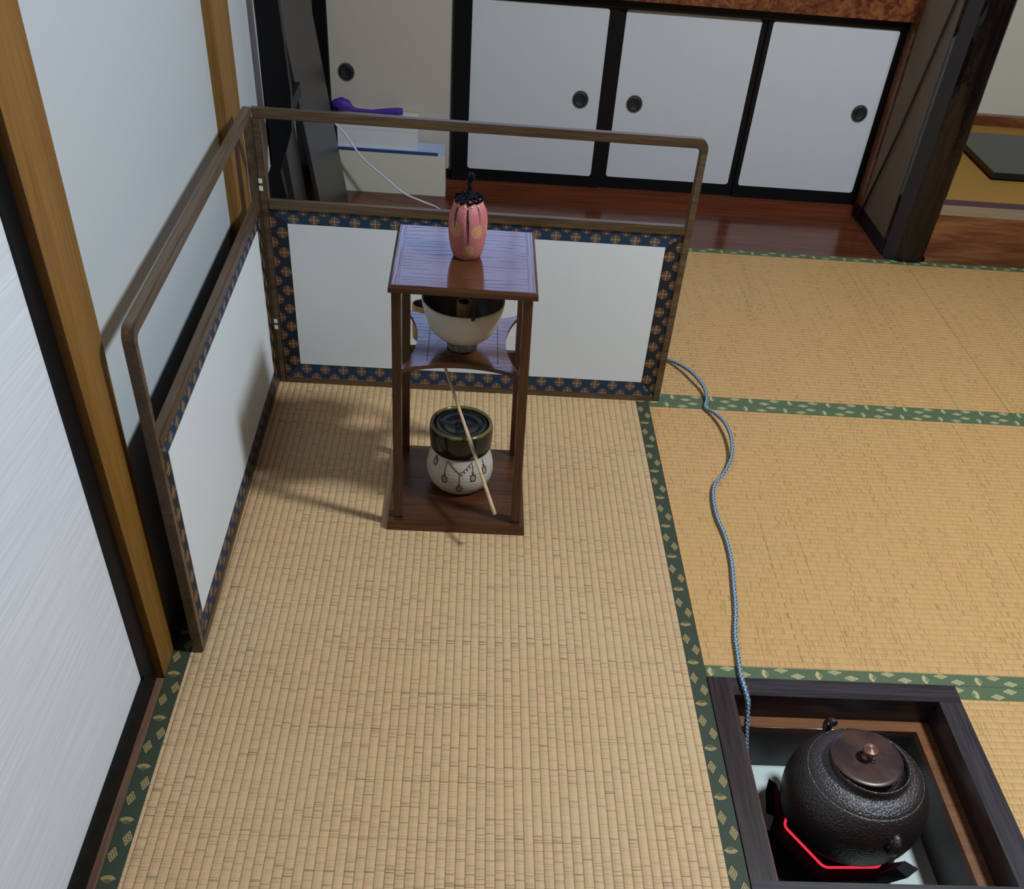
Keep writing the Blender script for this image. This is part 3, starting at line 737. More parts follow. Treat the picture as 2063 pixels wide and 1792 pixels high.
# ------------------------------------------------------------------ tea shelf
CX, CY = -0.4280, 0.4805
t = thing('tea_shelf', 'small dark brown tea shelf with curved middle board on the pale mat', 'shelf', (CX, CY, 0))
def pt(name, bm, m): return obj(name, bm, m, t)
bm = bm_new()
hexa(bm, [(-0.5585, 0.350, 0), (-0.2975, 0.350, 0), (-0.2975, 0.609, 0), (-0.5585, 0.609, 0)], [(-0.5565, 0.353, 0.020), (-0.2990, 0.353, 0.020), (-0.2990, 0.606, 0.020), (-0.5565, 0.606, 0.020)])
bevel(bm, 0.0015, 2); pt('base_board', bm, 'shelfwoodX')
def leg(xb0, xb1, xt0, xt1, yb0, yb1, yt0, yt1):
    bm = bm_new()
    hexa(bm, [(xb0, yb0, 0.0195), (xb1, yb0, 0.0195), (xb1, yb1, 0.0195), (xb0, yb1, 0.0195)], [(xt0, yt0, 0.4665), (xt1, yt0, 0.4665), (xt1, yt1, 0.4665), (xt0, yt1, 0.4665)])
    bevel(bm, 0.0022, 2); pt('leg', bm, 'shelfwood')
leg(-0.5455, -0.5300, -0.5422, -0.5270, 0.361, 0.3765, 0.364, 0.3795)
leg(-0.3240, -0.3080, -0.3335, -0.3180, 0.361, 0.3765, 0.364, 0.3795)
leg(-0.5450, -0.5300, -0.5400, -0.5250, 0.585, 0.600, 0.580, 0.595)
leg(-0.3240, -0.3085, -0.3330, -0.3180, 0.585, 0.600, 0.580, 0.595)
boxobj('back_rail', (-0.532, 0.5865, 0.222), (-0.322, 0.5955, 0.252), 'shelfwoodX', t, bev=0.001)
# middle board with four hollow sides
bm = bm_new()
xm0, xm1, ym0, ym1 = -0.5355, -0.3240, 0.370, 0.5905
tip = 0.004; sag = 0.028; n = 18
poly = []
def arc(p, q, nx, ny):
    for k in range(n + 1):
        s = k / n; b = sag * (1 - (2 * s - 1) ** 2) ** 0.85
        poly.append((p[0] + (q[0] - p[0]) * s + nx * b, p[1] + (q[1] - p[1]) * s + ny * b))
arc((xm0 + tip, ym0), (xm1 - tip, ym0), 0, 1); arc((xm1, ym0 + tip), (xm1, ym1 - tip), -1, 0); arc((xm1 - tip, ym1), (xm0 + tip, ym1), 0, -1); arc((xm0, ym1 - tip), (xm0, ym0 + tip), 1, 0)
lo = [bm.verts.new((x, y, 0.319)) for x, y in poly]; hi = [bm.verts.new((x, y, 0.326)) for x, y in poly]
bm.faces.new(lo[::-1]); bm.faces.new(hi)
for i in range(len(poly)):
    j = (i + 1) % len(poly); bm.faces.new((lo[i], lo[j], hi[j], hi[i])).material_index = 1
ob = pt('middle_board', bm, ['shelftop', 'shelfwoodX'])
for x in (-0.487, -0.3665):
    bm = bm_new(); box(bm, (x - 0.0006, 0.405, 0.3258), (x + 0.0006, 0.556, 0.3262)); obj('inlay_line', bm, 'blackmatte', ob)
# top board
bm = bm_new()
tx0, tx1, ty0, ty1 = -0.5470, -0.3105, 0.3575, 0.6000
ew = 0.016
hexa(bm, [(tx0, ty0, 0.4660), (tx1, ty0, 0.4660), (tx1, ty1, 0.4660), (tx0, ty1, 0.4660)], [(tx0, ty0, 0.4735), (tx1, ty0, 0.4735), (tx1, ty1, 0.4735), (tx0, ty1, 0.4735)], 1)
i_ = 0.004
hexa(bm, [(tx0, ty0, 0.4735), (tx1, ty0, 0.4735), (tx1, ty1, 0.4735), (tx0, ty1, 0.4735)], [(tx0 + i_, ty0 + i_, 0.4772), (tx1 - i_, ty0 + i_, 0.4772), (tx1 - i_, ty1 - i_, 0.4772), (tx0 + i_, ty1 - i_, 0.4772)], 1)
top = pt('top_board', bm, ['shelftop', 'shelfwoodX'])
bm = bm_new(); box(bm, (tx0 + ew, ty0 + i_ + 0.001, 0.4770), (tx1 - ew, ty1 - i_ - 0.001, 0.4775)); obj('top_panel', bm, 'shelftop', top)
bm = bm_new(); box(bm, (tx0 + i_ + 0.001, ty0 + i_ + 0.001, 0.4770), (tx0 + ew - 0.0008, ty1 - i_ - 0.001, 0.4775)); obj('end_batten', bm, 'shelfend', top)
bm = bm_new(); box(bm, (tx1 - ew + 0.0008, ty0 + i_ + 0.001, 0.4770), (tx1 - i_ - 0.001, ty1 - i_ - 0.001, 0.4775)); obj('end_batten', bm, 'shelfend', top)

# silk pouch
BX, BY, BZ = -0.4262, 0.4850, 0.4776
t = thing('silk_pouch', 'pink silk brocade tea caddy pouch with dark navy cord on the shelf top', 'pouch', (BX, BY, BZ))
bm = bm_new()
prof = [(0, 0), (0.0195, 0.0), (0.0225, 0.002), (0.0265, 0.012), (0.0295, 0.026), (0.0312, 0.042), (0.0316, 0.055), (0.0308, 0.066), (0.0285, 0.076), (0.0250, 0.083), (0.0205, 0.088), (0.0150, 0.091), (0.008, 0.0915), (0, 0.0915)]
def pl(a, z):
    zz = z - BZ; f = max(0.0, (zz - 0.050) / 0.030)
    return 1 - 0.13 * min(1, f) * max(0, math.cos(8 * (a + PI / 2 + 0.05))) ** 10 * (1.0 if zz < 0.0905 else 0.3) - 0.012 * math.sin(3 * a + zz * 60)
lathe(bm, [(r, z + BZ) for r, z in prof], (BX, BY), 128, ripple=pl, uv=0.031)
pouch = obj('bag', bm, 'pouch', t)
def surf_r(z):
    for k in range(1, len(prof)):
        if prof[k][1] >= z:
            (r0, z0), (r1, z1) = prof[k - 1], prof[k]
            return r0 + (r1 - r0) * ((z - z0) / (z1 - z0) if z1 > z0 else 0)
    return 0.02
for a0, zb, wmax in ((0.0, 0.030, 0.0040), (-0.72, 0.055, 0.0034), (0.70, 0.062, 0.0028), (-1.5, 0.058, 0.003), (1.5, 0.058, 0.003)):
    bm = bm_new(); L_, R_ = [], []     # folds where the cloth opens towards the mouth
    for k in range(7):
        f = k / 6; z = zb + (0.0835 - zb) * f; w = 0.0008 + (wmax - 0.0008) * f
        a = a0 + 0.06 * (1 - f) * (1 if a0 == 0 else 0)
        r = surf_r(z) * pl(a - PI / 2, z + BZ) + 0.0005; da = w * 0.5 / r
        L_.append(bm.verts.new((BX + r * math.sin(a - da), BY - r * math.cos(a - da), BZ + z))); R_.append(bm.verts.new((BX + r * math.sin(a + da), BY - r * math.cos(a + da), BZ + z)))
    for k in range(6): bm.faces.new((L_[k], R_[k], R_[k + 1], L_[k + 1]))
    obj('seam_slit', bm, 'blackmatte', pouch)
bm = bm_new()
for k in range(10):
    a = -PI / 2 + (k - 4.5) * 0.5; c = Vector((BX + 0.0225 * math.cos(a), BY + 0.0225 * math.sin(a), BZ + 0.0865))
    bmesh.ops.create_uvsphere(bm, u_segments=8, v_segments=6, radius=0.0016, matrix=Matrix.Translation(c))
obj('lining_fold', bm, 'creamlining', pouch, smooth=True)
bm = bm_new()
for k in range(9):   # loops threaded through the mouth
    a = 2 * PI * k / 9 + 0.1; c = Vector((BX + 0.0145 * math.cos(a), BY + 0.0145 * math.sin(a), BZ + 0.0925)); d = Vector((math.cos(a), math.sin(a), 0)); n_ = Vector((-d.y, d.x, 0))
    tube(bm, spline([c + d * 0.0085 * math.cos(q) + n_ * 0.0055 * math.sin(q) + Vector((0, 0, 0.0028 * math.sin(2 * q + k))) for q in [2 * PI * j / 8 for j in range(8)]], 3, closed=True), 0.0019, 7)
bmesh.ops.create_uvsphere(bm, u_segments=12, v_segments=8, radius=0.008, matrix=Matrix.Translation((BX, BY, BZ + 0.095)) @ Matrix.Scale(0.75, 4, (0, 0, 1)))
tube(bm, [(BX + 0.0008 + 0.0012 * math.sin(k * 1.4), BY + 0.0012 * math.cos(k * 1.4), BZ + 0.096 + 0.0024 * k) for k in range(12)], 0.0034, 8)
tp = Vector((BX + 0.002, BY, BZ + 0.1265))
for k in range(3):
    a = k * PI / 3
    tube(bm, spline([tp + Vector((math.cos(a) * 0.0062 * math.cos(q), math.sin(a) * 0.0062 * math.cos(q), 0.0042 * math.sin(q))) for q in [2 * PI * j / 8 for j in range(8)]], 3, closed=True), 0.0021, 7)
bmesh.ops.create_uvsphere(bm, u_segments=10, v_segments=8, radius=0.0058, matrix=Matrix.Translation(tp))
obj('cord_knot', bm, 'navycord', t, smooth=True)

# tea bowl
OX, OY, OZ = -0.4285, 0.4630, 0.3262
t = thing('tea_bowl', 'grey white ceramic tea bowl on the curved middle board', 'bowl', (OX, OY, OZ))
bm = bm_new()
outer = [(0, 0.003), (0.020, 0.003), (0.0215, 0.0), (0.0255, 0.0), (0.0265, 0.004), (0.0250, 0.011), (0.0285, 0.015), (0.040, 0.021), (0.0515, 0.0315), (0.0595, 0.044), (0.0655, 0.060), (0.0692, 0.074), (0.0705, 0.0855), (0.0695, 0.0875)]
inner = [(0.0680, 0.0860), (0.0660, 0.074), (0.0620, 0.060), (0.0555, 0.045), (0.045, 0.031), (0.030, 0.0215), (0.012, 0.018), (0, 0.018)]
wob = lambda a, z: 1 + 0.010 * math.sin(3 * a + z * 30) + 0.006 * math.sin(7 * a - z * 80)
n0 = len(outer)
lathe(bm, [(r, z + OZ) for r, z in outer + inner], (OX, OY), 72, mi=lambda k: 0 if k < n0 else 1, ripple=wob)
obj('vessel', bm, ['bowl', 'bowlin'], t)
# whisk
WX_, WY_ = -0.4275, 0.4600
z0 = OZ + 0.0183
t = thing('tea_whisk', 'bamboo tea whisk standing upright inside the grey white bowl', 'whisk', (WX_, WY_, z0))
bm = bm_new()
lathe(bm, [(0.0122, z0 + 0.030), (0.0130, z0 + 0.044), (0.0130, z0 + 0.0650), (0.0122, z0 + 0.0658), (0.0096, z0 + 0.0650), (0.0092, z0 + 0.032), (0, z0 + 0.032)], (WX_, WY_), 32, mi=lambda k: 0 if k < 4 else 1)
obj('handle', bm, ['bamboo', 'bamboo_dark'], t)
bm = bm_new()
for k in range(40):
    a = 2 * PI * k / 40; d = Vector((math.cos(a), math.sin(a), 0)); c = Vector((WX_, WY_, 0))
    tube(bm, [c + d * 0.0115 + Vector((0, 0, z0 + 0.032)), c + d * 0.019 + Vector((0, 0, z0 + 0.021)), c + d * 0.020 + Vector((0, 0, z0 + 0.011)), c + d * 0.0155 + Vector((0, 0, z0 + 0.0012))], 0.0007, 5)
obj('tines', bm, 'bamboopale', t)
# scoop
bm = bm_new()
rows = []
for k in range(17):
    s = k / 16; y = 0.3790 + 0.168 * s; x = -0.4120 + 0.007 * s
    z = OZ + 0.0892 + 0.0016 * math.sin(s * PI) + (0.010 * ((s - 0.85) / 0.15) ** 2 if s > 0.85 else 0)
    w = 0.0029 + (0.0022 * ((s - 0.6) / 0.4) if s > 0.6 else 0)
    rows.append([bm.verts.new((x - w, y, z)), bm.verts.new((x + w, y, z)), bm.verts.new((x + w, y, z + 0.0020)), bm.verts.new((x - w, y, z + 0.0020))])
for a, b in zip(rows, rows[1:]):
    for i in range(4): bm.faces.new((a[i], a[(i + 1) % 4], b[(i + 1) % 4], b[i]))
bm.faces.new(rows[0][::-1]); bm.faces.new(rows[-1])
tag(obj('tea_scoop', bm, 'scoop', origin=(-0.4125, 0.3875, OZ + 0.0885)), 'slender dark bamboo tea scoop lying across the bowl rim', 'scoop')

# water jar
JX, JY, JZ = -0.4250, 0.4890, 0.0203
t = thing('water_jar', 'cream stoneware water jar with black glazed neck on the shelf base', 'jar', (JX, JY, JZ))
bm = bm_new()
body = [(0, 0.0), (0.046, 0.0), (0.050, 0.003), (0.057, 0.012), (0.0625, 0.024), (0.0645, 0.036), (0.0642, 0.048), (0.0620, 0.060), (0.0585, 0.071), (0.0555, 0.079), (0.0545, 0.0835)]
neck = [(0.0558, 0.0850), (0.0572, 0.088), (0.0590, 0.096), (0.0602, 0.108), (0.0605, 0.120), (0.0598, 0.1300), (0.0585, 0.1355), (0.0560, 0.1372), (0.0530, 0.1360), (0.0518, 0.1320), (0.0515, 0.120), (0, 0.118)]
nb = len(body)
lathe(bm, [(r, z + JZ) for r, z in body + neck], (JX, JY), 80, mi=lambda k: 0 if k < nb - 1 else 1)
# painted hanging ornaments: strokes laid on the body surface
def jr(z):
    for k in range(1, nb):
        if body[k][1] >= z:
            (r0, z0), (r1, z1) = body[k - 1], body[k]
            return r0 + (r1 - r0) * ((z - z0) / max(1e-6, z1 - z0))
    return body[-1][0]
def onjar(a, z, off=0.0004):
    z = min(max(z, 0.004), 0.0835); r = jr(z) + off
    return Vector((JX + r * math.sin(a), JY - r * math.cos(a), JZ + z))
def stroke(pts, w=0.0005, mi=2):
    P = []
    for (a0, z0), (a1, z1) in zip(pts, pts[1:]):
        for k in range(4): P.append(onjar(a0 + (a1 - a0) * k / 4, z0 + (z1 - z0) * k / 4))
    P.append(onjar(*pts[-1])); tube(bm, P, w, 5, mi=mi)
def lantern(a, zt, zc):
    s = 1 / 0.062
    stroke([(a, zt), (a + 0.0006 * s, zt - (zt - zc) * 0.35), (a - 0.0006 * s, zt - (zt - zc) * 0.6), (a, zc + 0.0085)], 0.0007)
    ring = [(a + 0.0054 * s * math.cos(q), zc + 0.0066 * math.sin(q)) for q in [2 * PI * k / 10 for k in range(11)]]
    stroke(ring, 0.0009)
    stroke([(a - 0.006 * s, zc + 0.0065), (a - 0.003 * s, zc + 0.0052), (a, zc + 0.0085), (a + 0.003 * s, zc + 0.0052), (a + 0.006 * s, zc + 0.0065)], 0.0008)
    stroke([(a, zc + 0.0085), (a + 0.002 * s, zc + 0.0115)], 0.0008); stroke([(a, zc + 0.0085), (a - 0.002 * s, zc + 0.0115)], 0.0008)
    stroke([(a - 0.0028 * s, zc - 0.0045), (a - 0.0034 * s, zc - 0.0078)], 0.0007); stroke([(a + 0.0028 * s, zc - 0.0045), (a + 0.0036 * s, zc - 0.0078)], 0.0007)
    c = [onjar(a + 0.0036 * s * math.cos(q), zc + 0.0046 * math.sin(q), 0.0003) for q in [2 * PI * k / 10 for k in range(10)]]
    bm.faces.new([bm.verts.new(p) for p in c]).material_index = 3
for a, zt, zc in ((-0.90, 0.081, 0.070), (-0.46, 0.080, 0.044), (0.0, 0.058, 0.026), (0.42, 0.078, 0.050), (0.85, 0.080, 0.058), (1.7, 0.08, 0.045), (2.6, 0.08, 0.04), (-1.8, 0.08, 0.045)): lantern(a, zt, zc)
vv = [(-0.42, 0.080), (-0.28, 0.074), (-0.12, 0.066), (0.02, 0.060), (0.14, 0.066), (0.30, 0.075), (0.44, 0.081)]
stroke(vv, 0.0007)
for k in range(8):
    a = -0.32 + 0.09 * k; z = 0.060 + abs(a - 0.02) * 0.052
    stroke([(a, z), (a + 0.03, z - 0.005), (a + 0.05, z - 0.0015)], 0.0005)
obj('body', bm, ['jar', 'glaze', 'ink', 'inkred'], t)
bm = bm_new()
lathe(bm, [(0, 0.1205), (0.0505, 0.1205), (0.0512, 0.128), (0.0500, 0.1322), (0.0465, 0.1330), (0.0445, 0.1312), (0.036, 0.1300), (0.0345, 0.1310), (0.0325, 0.1300), (0.018, 0.1285), (0, 0.1280)], (0, 0), 64)
bmesh.ops.translate(bm, verts=bm.verts[:], vec=(JX, JY, JZ))
jl = obj('lid', bm, 'glaze_lid', t)
bm = bm_new()
for s in (-1, 1):
    c = Vector((JX + s * 0.0052, JY + 0.001, JZ + 0.1310))
    tube(bm, spline([c + Vector((0.0040 * math.cos(q), 0, 0.0042 * math.sin(q))) for q in [2 * PI * j / 10 for j in range(10)]], 3, closed=True), 0.0021, 8)
obj('lid_handle', bm, 'glaze_lid', jl, smooth=True)

# ladle
tipp = Vector((-0.3583, 0.2938, 0.0912)); dirn = Vector((-0.1177, 0.2972, 0.1656)).normalized()
t = thing('bamboo_ladle', 'bamboo ladle resting across the water jar rim and the back rail of the shelf', 'ladle', tuple(tipp))
bm = bm_new()
LL = 0.382
pts = [tipp + dirn * (LL * k / 14) for k in range(15)]
tube(bm, pts, 0.0032, 10, radii=[0.0036 - 0.0009 * k / 14 + (0.0004 if k in (5, 6) else 0) for k in range(15)])
obj('handle', bm, 'bamboopale', t)
bm = bm_new()
cc = Vector((-0.4985, 0.6420, 0.278)); h_ = 0.033
R0 = Matrix.Rotation(math.radians(-8), 4, 'X')
lathe(bm, [(0, -h_), (0.026, -h_), (0.0275, -h_ + 0.002), (0.0285, 0), (0.0285, h_), (0.0262, h_), (0.0258, -h_ + 0.005), (0, -h_ + 0.005)], (0, 0), 40, mi=lambda k: 0 if k < 5 else 1)
bmesh.ops.transform(bm, matrix=Matrix.Translation(cc) @ R0, verts=bm.verts[:])
obj('cup', bm, ['bamboo', 'bamboo_dark'], t)

# ------------------------------------------------------------------ alcove at the back
YB = 2.10
bm = bm_new(); box(bm, (-0.969, 1.7425, -TH), (0.8165, 2.085, 0.0005)); struct('trim_5', bm, 'brownfloor')
bm = bm_new(); box(bm, (-0.969, 2.085, -TH), (0.812, 2.14, 0.024)); struct('trim_6', bm, 'brownfloor')
# cupboard frame: lintel, jambs
bm = bm_new()
box(bm, (-0.446, 2.092, 0.5195), (0.835, 2.14, 0.5455)); box(bm, (-0.493, 2.090, 0.024), (-0.445, 2.14, 0.95)); box(bm, (-0.893, 2.090, 0.024), (-0.857, 2.14, 0.95))
struct('trim_7', bm, 'black')
bm = bm_new(); box(bm, (-0.446, 2.06, 0.5455), (0.835, 2.46, 0.64)); struct('trim_8', bm, 'burl')
bm = bm_new(); box(bm, (-0.93, 2.062, 0.0), (-0.894, 2.14, 2.4)); struct('trim_9', bm, 'ochre')
def rrect(x0, x1, z0, z1, r, n=5):
    P = []
    for cx, cz, a0 in ((x1 - r, z0 + r, -90), (x1 - r, z1 - r, 0), (x0 + r, z1 - r, 90), (x0 + r, z0 + r, 180)):
        for k in range(n + 1):
            a = math.radians(a0 + 90 * k / n); P.append((cx + r * math.cos(a), cz + r * math.sin(a)))
    return P
def cupdoor(name, fx0, fx1, fz0, fz1, px0, px1, pz0, pz1, hx_, hz_, m, yd):
    d = door(name); d.location = (0, 0, 0)
    bm = bm_new(); box(bm, (fx0, yd, fz0), (fx1, yd + 0.018, fz1)); bevel(bm, 0.001, 1); obj('frame', bm, 'black', d)
    bm = bm_new(); prism(bm, rrect(px0, px1, pz0, pz1, 0.009), 1, yd - 0.0012, yd + 0.004); obj('panel', bm, m, d)
    bm = bm_new()
    prof = [(0, 0.0015), (0.0085, 0.0015), (0.0095, 0.0026), (0.0102, 0.0012), (0.0122, 0.0012), (0.0132, 0.0022), (0.0138, 0.0012), (0.0138, 0.0)]
    lathe(bm, prof, (0, 0), 28, mi=lambda k: 1 if k in (4, 5) else 0)
    bmesh.ops.transform(bm, matrix=Matrix.Translation((hx_, yd - 0.001, hz_)) @ Matrix.Rotation(PI / 2, 4, 'X') @ Matrix.Diagonal((1.8, 1.8, 1.0, 1.0)), verts=bm.verts[:])
    obj('finger_pull', bm, ['iron', 'ironrim'], d)
    return d
cupdoor('door_2', -0.857, -0.4925, 0.025, 0.95, -0.8555, -0.5005, 0.052, 0.93, -0.808, 0.305, 'cupdoor_warm', 2.102)
cupdoor('door_3', -0.4455, -0.0270, 0.025, 0.520, -0.4435, -0.0535, 0.0585, 0.5155, -0.1110, 0.2760, 'cupdoor', 2.102)
cupdoor('door_4', -0.0268, 0.4060, 0.025, 0.520, -0.0040, 0.3880, 0.0585, 0.5150, 0.0540, 0.2720, 'cupdoor', 2.110)
cupdoor('door_5', 0.4062, 0.8125, 0.025, 0.520, 0.4195, 0.7920, 0.0610, 0.5160, 0.7415, 0.2920, 'cupdoor', 2.102)
bm = bm_new(); box(bm, (-0.5000, 2.0985, 0.05), (-0.4928, 2.104, 0.93)); struct('trim_10', bm, 'greybrown')

# walls behind and beside
bm = bm_new()
z0w, z1w = 1.06, 1.68
box(bm, (-1.05, 2.46, -0.06), (-0.80, 2.54, 2.45)); box(bm, (-0.80, 2.46, -0.06), (0.80, 2.54, z0w)); box(bm, (-0.80, 2.46, z1w), (0.80, 2.54, 2.45)); box(bm, (0.80, 2.46, -0.06), (0.9, 2.54, 2.45))
box(bm, (0.9, 2.70, -0.06), (3.0, 2.78, 2.45))
struct('wall_back', bm, 'alcovewall')
# paper window over the cupboards (out of the picture above; its daylight glints on the lacquer)
wn = door('window_1')
bm = bm_new()
fr_ = 0.025
for a, b in (((-0.80, 2.465, z0w), (0.80, 2.50, z0w + fr_)), ((-0.80, 2.465, z1w - fr_), (0.80, 2.50, z1w)), ((-0.80, 2.465, z0w), (-0.80 + fr_, 2.50, z1w)), ((0.80 - fr_, 2.465, z0w), (0.80, 2.50, z1w))): box(bm, a, b)
for k in range(1, 6): box(bm, (-0.80 + 1.6 * k / 6 - 0.004, 2.475, z0w), (-0.80 + 1.6 * k / 6 + 0.004, 2.49, z1w))
for k in range(1, 4): box(bm, (-0.80, 2.475, z0w + 0.62 * k / 4 - 0.004), (0.80, 2.49, z0w + 0.56 * k / 4 + 0.004))
obj('window_frame', bm, 'ochre', wn)
mw_ = M('daylit window paper', (0.8, 0.8, 0.8), 0.9); mw_.set('Emission Color', (0.33, 0.47, 1.0, 1)); mw_.set('Emission Strength', 2.2); MT['winpaper'] = mw_.m
bm = bm_new(); box(bm, (-0.79, 2.491, z0w + 0.005), (0.79, 2.494, z1w - 0.005)); obj('window_paper', bm, 'winpaper', wn)
# side wall between the small alcove and the main alcove
bm = bm_new(); box(bm, (0.8175, 1.80, 0.0), (0.878, 2.46, 2.45)); struct('wall_right', bm, 'beige_wall')
bm = bm_new(); box(bm, (0.8125, 1.78, -0.02), (0.8174, 2.085, 0.040)); struct('trim_11', bm, 'blackmatte')
bm = bm_new(); box(bm, (0.8120, 2.045, 0.0405), (0.8174, 2.0995, 2.4)); struct('trim_12', bm, 'kamachi')
# pillar: polished natural log with a flat planed face
bm = bm_new()
rings = []
NZ = 60
for k in range(NZ + 1):
    z = -0.03 + 2.45 * k / NZ; ring = []
    g = 1 + 0.05 * math.sin(z * 5.1 + 0.6) * min(1, z * 2 + 0.2)
    base = [(0.8165, 1.790), (0.8165, 1.772), (0.843, 1.7385), (0.856, 1.733), (0.880, 1.7295), (0.905, 1.731), (0.922, 1.7365), (0.9325, 1.748), (0.936, 1.765), (0.936, 1.800), (0.92, 1.825), (0.84, 1.825)]
    for i, (x, y) in enumerate(base):
        cx, cy = 0.877, 1.775
        q = g if 5 <= i <= 9 else 1.0
        wv = 0.0025 * math.sin(z * 11 + i * 1.7) * (1 if 3 <= i <= 9 else 0) * min(1, max(0, z * 3))
        ring.append(bm.verts.new((cx + (x - cx) * q + wv, cy + (y - cy) * (q if i > 6 else 1) + wv, z)))
    rings.append(ring)
for A, B in zip(rings, rings[1:]):
    for i in range(len(A)):
        j = (i + 1) % len(A); f = bm.faces.new((A[i], A[j], B[j], B[i])); f.smooth = 3 <= i <= 9; f.material_index = 1 if i == 1 else 0
bm.faces.new(rings[0][::-1]); bm.faces.new(rings[-1])
struct('trim_13', bm, ['pillar', 'planedface'])
# main alcove: raised step, matting, back trim
bm = bm_new(); box(bm, (0.94, 1.7765, -0.03), (2.7, 1.862, 0.126)); bevel(bm, 0.003, 2); struct('trim_14', bm, ['kamachi'])
bm = bm_new(); box(bm, (0.937, 1.743, -TH), (2.7, 1.7763, 0.012)); struct('trim_15', bm, 'kamachi')
bm = bm_new(); box(bm, (0.94, 1.7795, 0.1262), (2.7, 1.8595, 0.1275)); struct('trim_16', bm, 'kamachi_top')
mg = thing('alcove_matting', 'golden rush matting with purple cloth edging on the raised alcove floor', 'matting', (1.8, 2.28, 0.0))
boxobj('matting', (0.94, 1.9075, 0.0), (2.7, 2.69, 0.1265), 'goza', mg, origin=(0, 0, 0))
boxobj('edging', (0.94, 1.8630, 0.0), (2.7, 1.9072, 0.1272), 'purple_edge', mg, origin=(0, 0, 0))
bm = bm_new(); box(bm, (0.94, 2.672, 0.1268), (2.7, 2.699, 0.160)); struct('baseboard_back', bm, 'kamachi')
# black board in the alcove
t = thing('lacquer_board', 'black lacquered display board lying on the alcove matting, right edge', 'board', (1.5, 2.28, 0.1268))
bm = bm_new(); prism(bm, [(1.225, 2.10), (1.80, 2.10), (1.80, 2.50), (1.225, 2.50)], 2, 0.134, 0.152); bevel(bm, 0.003, 2); obj('slab', bm, 'glossblack', t)
for x, y in ((1.27, 2.14), (1.755, 2.14), (1.27, 2.46), (1.755, 2.46)):
    boxobj('foot', (x - 0.03, y - 0.025, 0.1268), (x + 0.03, y + 0.025, 0.1342), 'blackmatte', t)
# thin pole in the corner
bm = bm_new(); tube(bm, [(0.8085, 2.026, 0.0045), (0.8115, 1.93, 0.30), (0.8125, 1.84, 0.64), (0.8130, 1.81, 0.80)], 0.0036, 8)
tag(obj('thin_pole', bm, 'polewood', origin=(0.8085, 2.026, 0)), 'thin dark pole leaning on the beige side wall by the pillar', 'pole')

# folded black table standing on end
t = thing('low_table', 'black lacquered low table standing on end against the left alcove wall', 'table', (-0.84, 1.6, 0))
def slab(y0, y1, xf0, k, th, ztop, name, m, zb=0.0012):
    bm = bm_new()
    f = lambda z: xf0 - k * z
    hexa(bm, [(f(zb) - th, y0, zb), (f(zb), y0, zb), (f(zb), y1, zb), (f(zb) - th, y1, zb)], [(f(ztop) - th, y0, ztop), (f(ztop), y0, ztop), (f(ztop), y1, ztop), (f(ztop) - th, y1, ztop)])
    bevel(bm, 0.0015, 1); return obj(name, bm, m, t)
slab(1.525, 1.940, -0.800, 0.148, 0.010, 0.80, 'table_top', 'tableblack')
slab(1.352, 1.500, -0.8360, 0.0965, 0.016, 0.80, 'apron', 'tableblack')
bm = bm_new()
box(bm, (-0.872, 1.224, 0.40), (-0.850, 1.5245, 0.43)); obj('stretcher', bm, 'black', t)
bm = bm_new()
prism(bm, [(-0.8868, 0.0012), (-0.846, 0.0012), (-0.848, 0.28), (-0.8562, 0.335), (-0.8228, 0.424), (-0.8190, 0.50), (-0.8290, 0.668), (-0.830, 0.80), (-0.8800, 0.80), (-0.8783, 0.664), (-0.8717, 0.358), (-0.8849, 0.327)], 1, 1.200, 1.224)
obj('leg', bm, 'black', t)
# boxes behind it
t = thing('storage_box', 'cream box with blue patterned strip along its top edge, on the alcove floor', 'box', (-0.66, 2.045, 0.0006))
bm = bm_new(); hexa(bm, [(-0.835, 2.008, 0.0008), (-0.5085, 2.008, 0.0008), (-0.5085, 2.083, 0.0008), (-0.835, 2.083, 0.0008)], [(-0.835, 2.003, 0.1195), (-0.5115, 2.003, 0.1195), (-0.5115, 2.083, 0.1195), (-0.835, 2.083, 0.1195)]); obj('carton', bm, 'cardboard', t)
bm = bm_new(); box(bm, (-0.8345, 2.0045, 0.1196), (-0.5125, 2.083, 0.1292)); obj('lid_strip', bm, 'palebluelabel', t)
bm = bm_new(); box(bm, (-0.8340, 2.0035, 0.1200), (-0.532, 2.0049, 0.1288)); obj('patterned_strip', bm, 'bluelabel', t)
t = thing('white_box', 'flat white box lying on top of the cream box', 'box', (-0.70, 2.05, 0.1294))
bm = bm_new(); box(bm, (-0.832, 2.0125, 0.1294), (-0.5950, 2.0955, 0.2065)); bevel(bm, 0.001, 1); obj('carton', bm, 'whitebox', t)
bm = bm_new(); box(bm, (-0.8327, 2.0118, 0.1790), (-0.5943, 2.0962, 0.2075)); obj('lid', bm, 'whitebox', t)
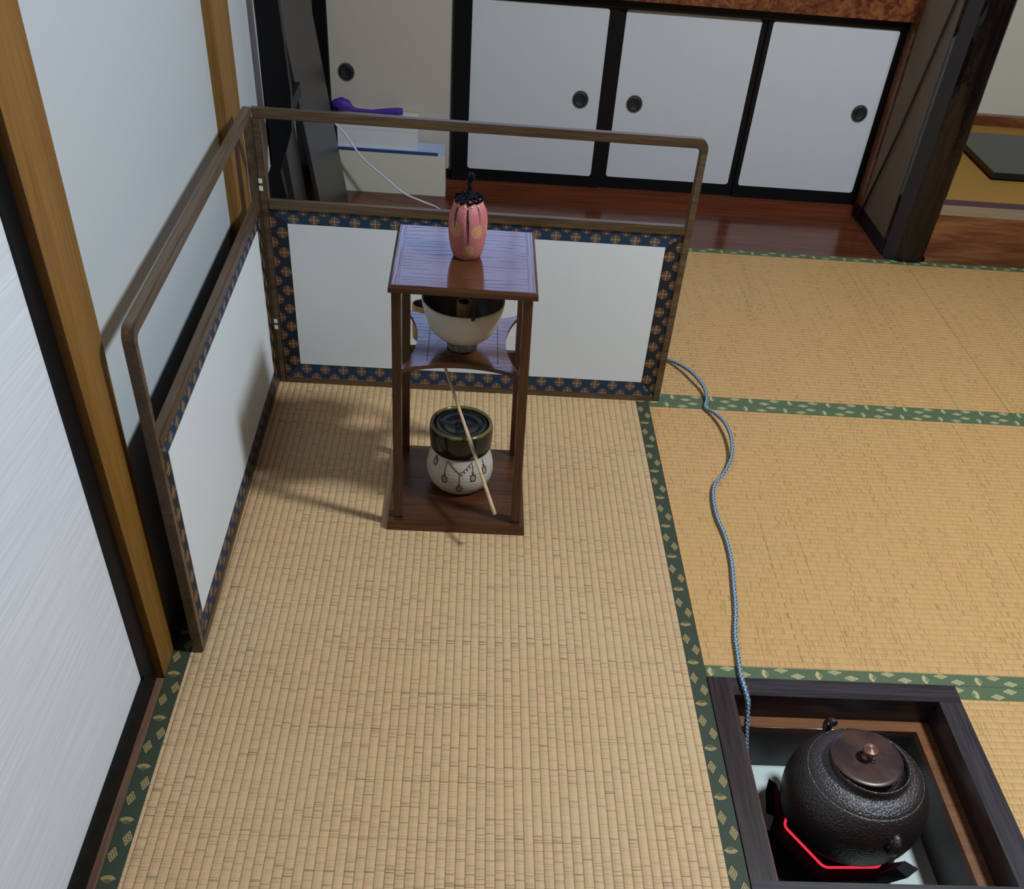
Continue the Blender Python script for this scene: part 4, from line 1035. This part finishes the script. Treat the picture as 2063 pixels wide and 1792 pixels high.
# purple bundle
bm = bm_new()
PX0 = -0.853
ctr = [(PX0 + 0.0, 2.068, 0.199), (PX0 + 0.010, 2.068, 0.201), (PX0 + 0.030, 2.068, 0.203), (PX0 + 0.050, 2.068, 0.2005), (PX0 + 0.060, 2.068, 0.1925), (PX0 + 0.075, 2.068, 0.1890), (PX0 + 0.12, 2.068, 0.1885), (PX0 + 0.16, 2.068, 0.1915), (PX0 + 0.20, 2.068, 0.1935), (PX0 + 0.212, 2.068, 0.1940)]
rad = [0.006, 0.013, 0.0185, 0.0145, 0.008, 0.0052, 0.0045, 0.0075, 0.0095, 0.0085]
tube(bm, ctr, 0.01, 16, radii=rad)
bmesh.ops.translate(bm, verts=bm.verts[:], vec=(0.0, -0.002, 0.0250))
tag(obj('cloth_bundle', bm, 'purple', origin=(-0.75, 2.068, 0.185)), 'purple cloth bundle with thin neck and flared end on the white box', 'bundle')
# white cable
bm = bm_new()
tube(bm, spline([(-0.866, 1.955, 0.245), (-0.840, 1.955, 0.217), (-0.8018, 1.945, 0.1850), (-0.7712, 1.935, 0.1475), (-0.7443, 1.930, 0.1195), (-0.6800, 1.91, 0.0780), (-0.6290, 1.90, 0.0440), (-0.5760, 1.92, 0.0160), (-0.5313, 1.9113, 0.0042), (-0.50, 1.86, 0.0035), (-0.47, 1.765, 0.0036)], 8), 0.0028, 8)
tag(obj('white_cable', bm, 'whitecord', origin=(-0.6, 1.92, 0)), 'thin white cable hanging down in front of the cream box', 'cable')

# ------------------------------------------------------------------ light
w = bpy.data.worlds.new('room ambience'); SC.world = w; w.use_nodes = True
w.node_tree.nodes['Background'].inputs[0].default_value = (1.0, 0.80, 0.62, 1); w.node_tree.nodes['Background'].inputs[1].default_value = 0.06
lp = bpy.data.lights.new('ceiling lamp', 'POINT'); lp.energy = 178; lp.color = (0.87, 1.0, 1.12); lp.shadow_soft_size = 0.125
lo_ = bpy.data.objects.new('ceiling_lamp', lp); COL.objects.link(lo_); lo_.location = (0.90, -0.10, 2.05)

SC.view_settings.view_transform = 'Standard'
SC.view_settings.look = 'None'
SC.view_settings.exposure = 0.0
SC.view_settings.gamma = 1.0
SC.view_settings.use_curve_mapping = False
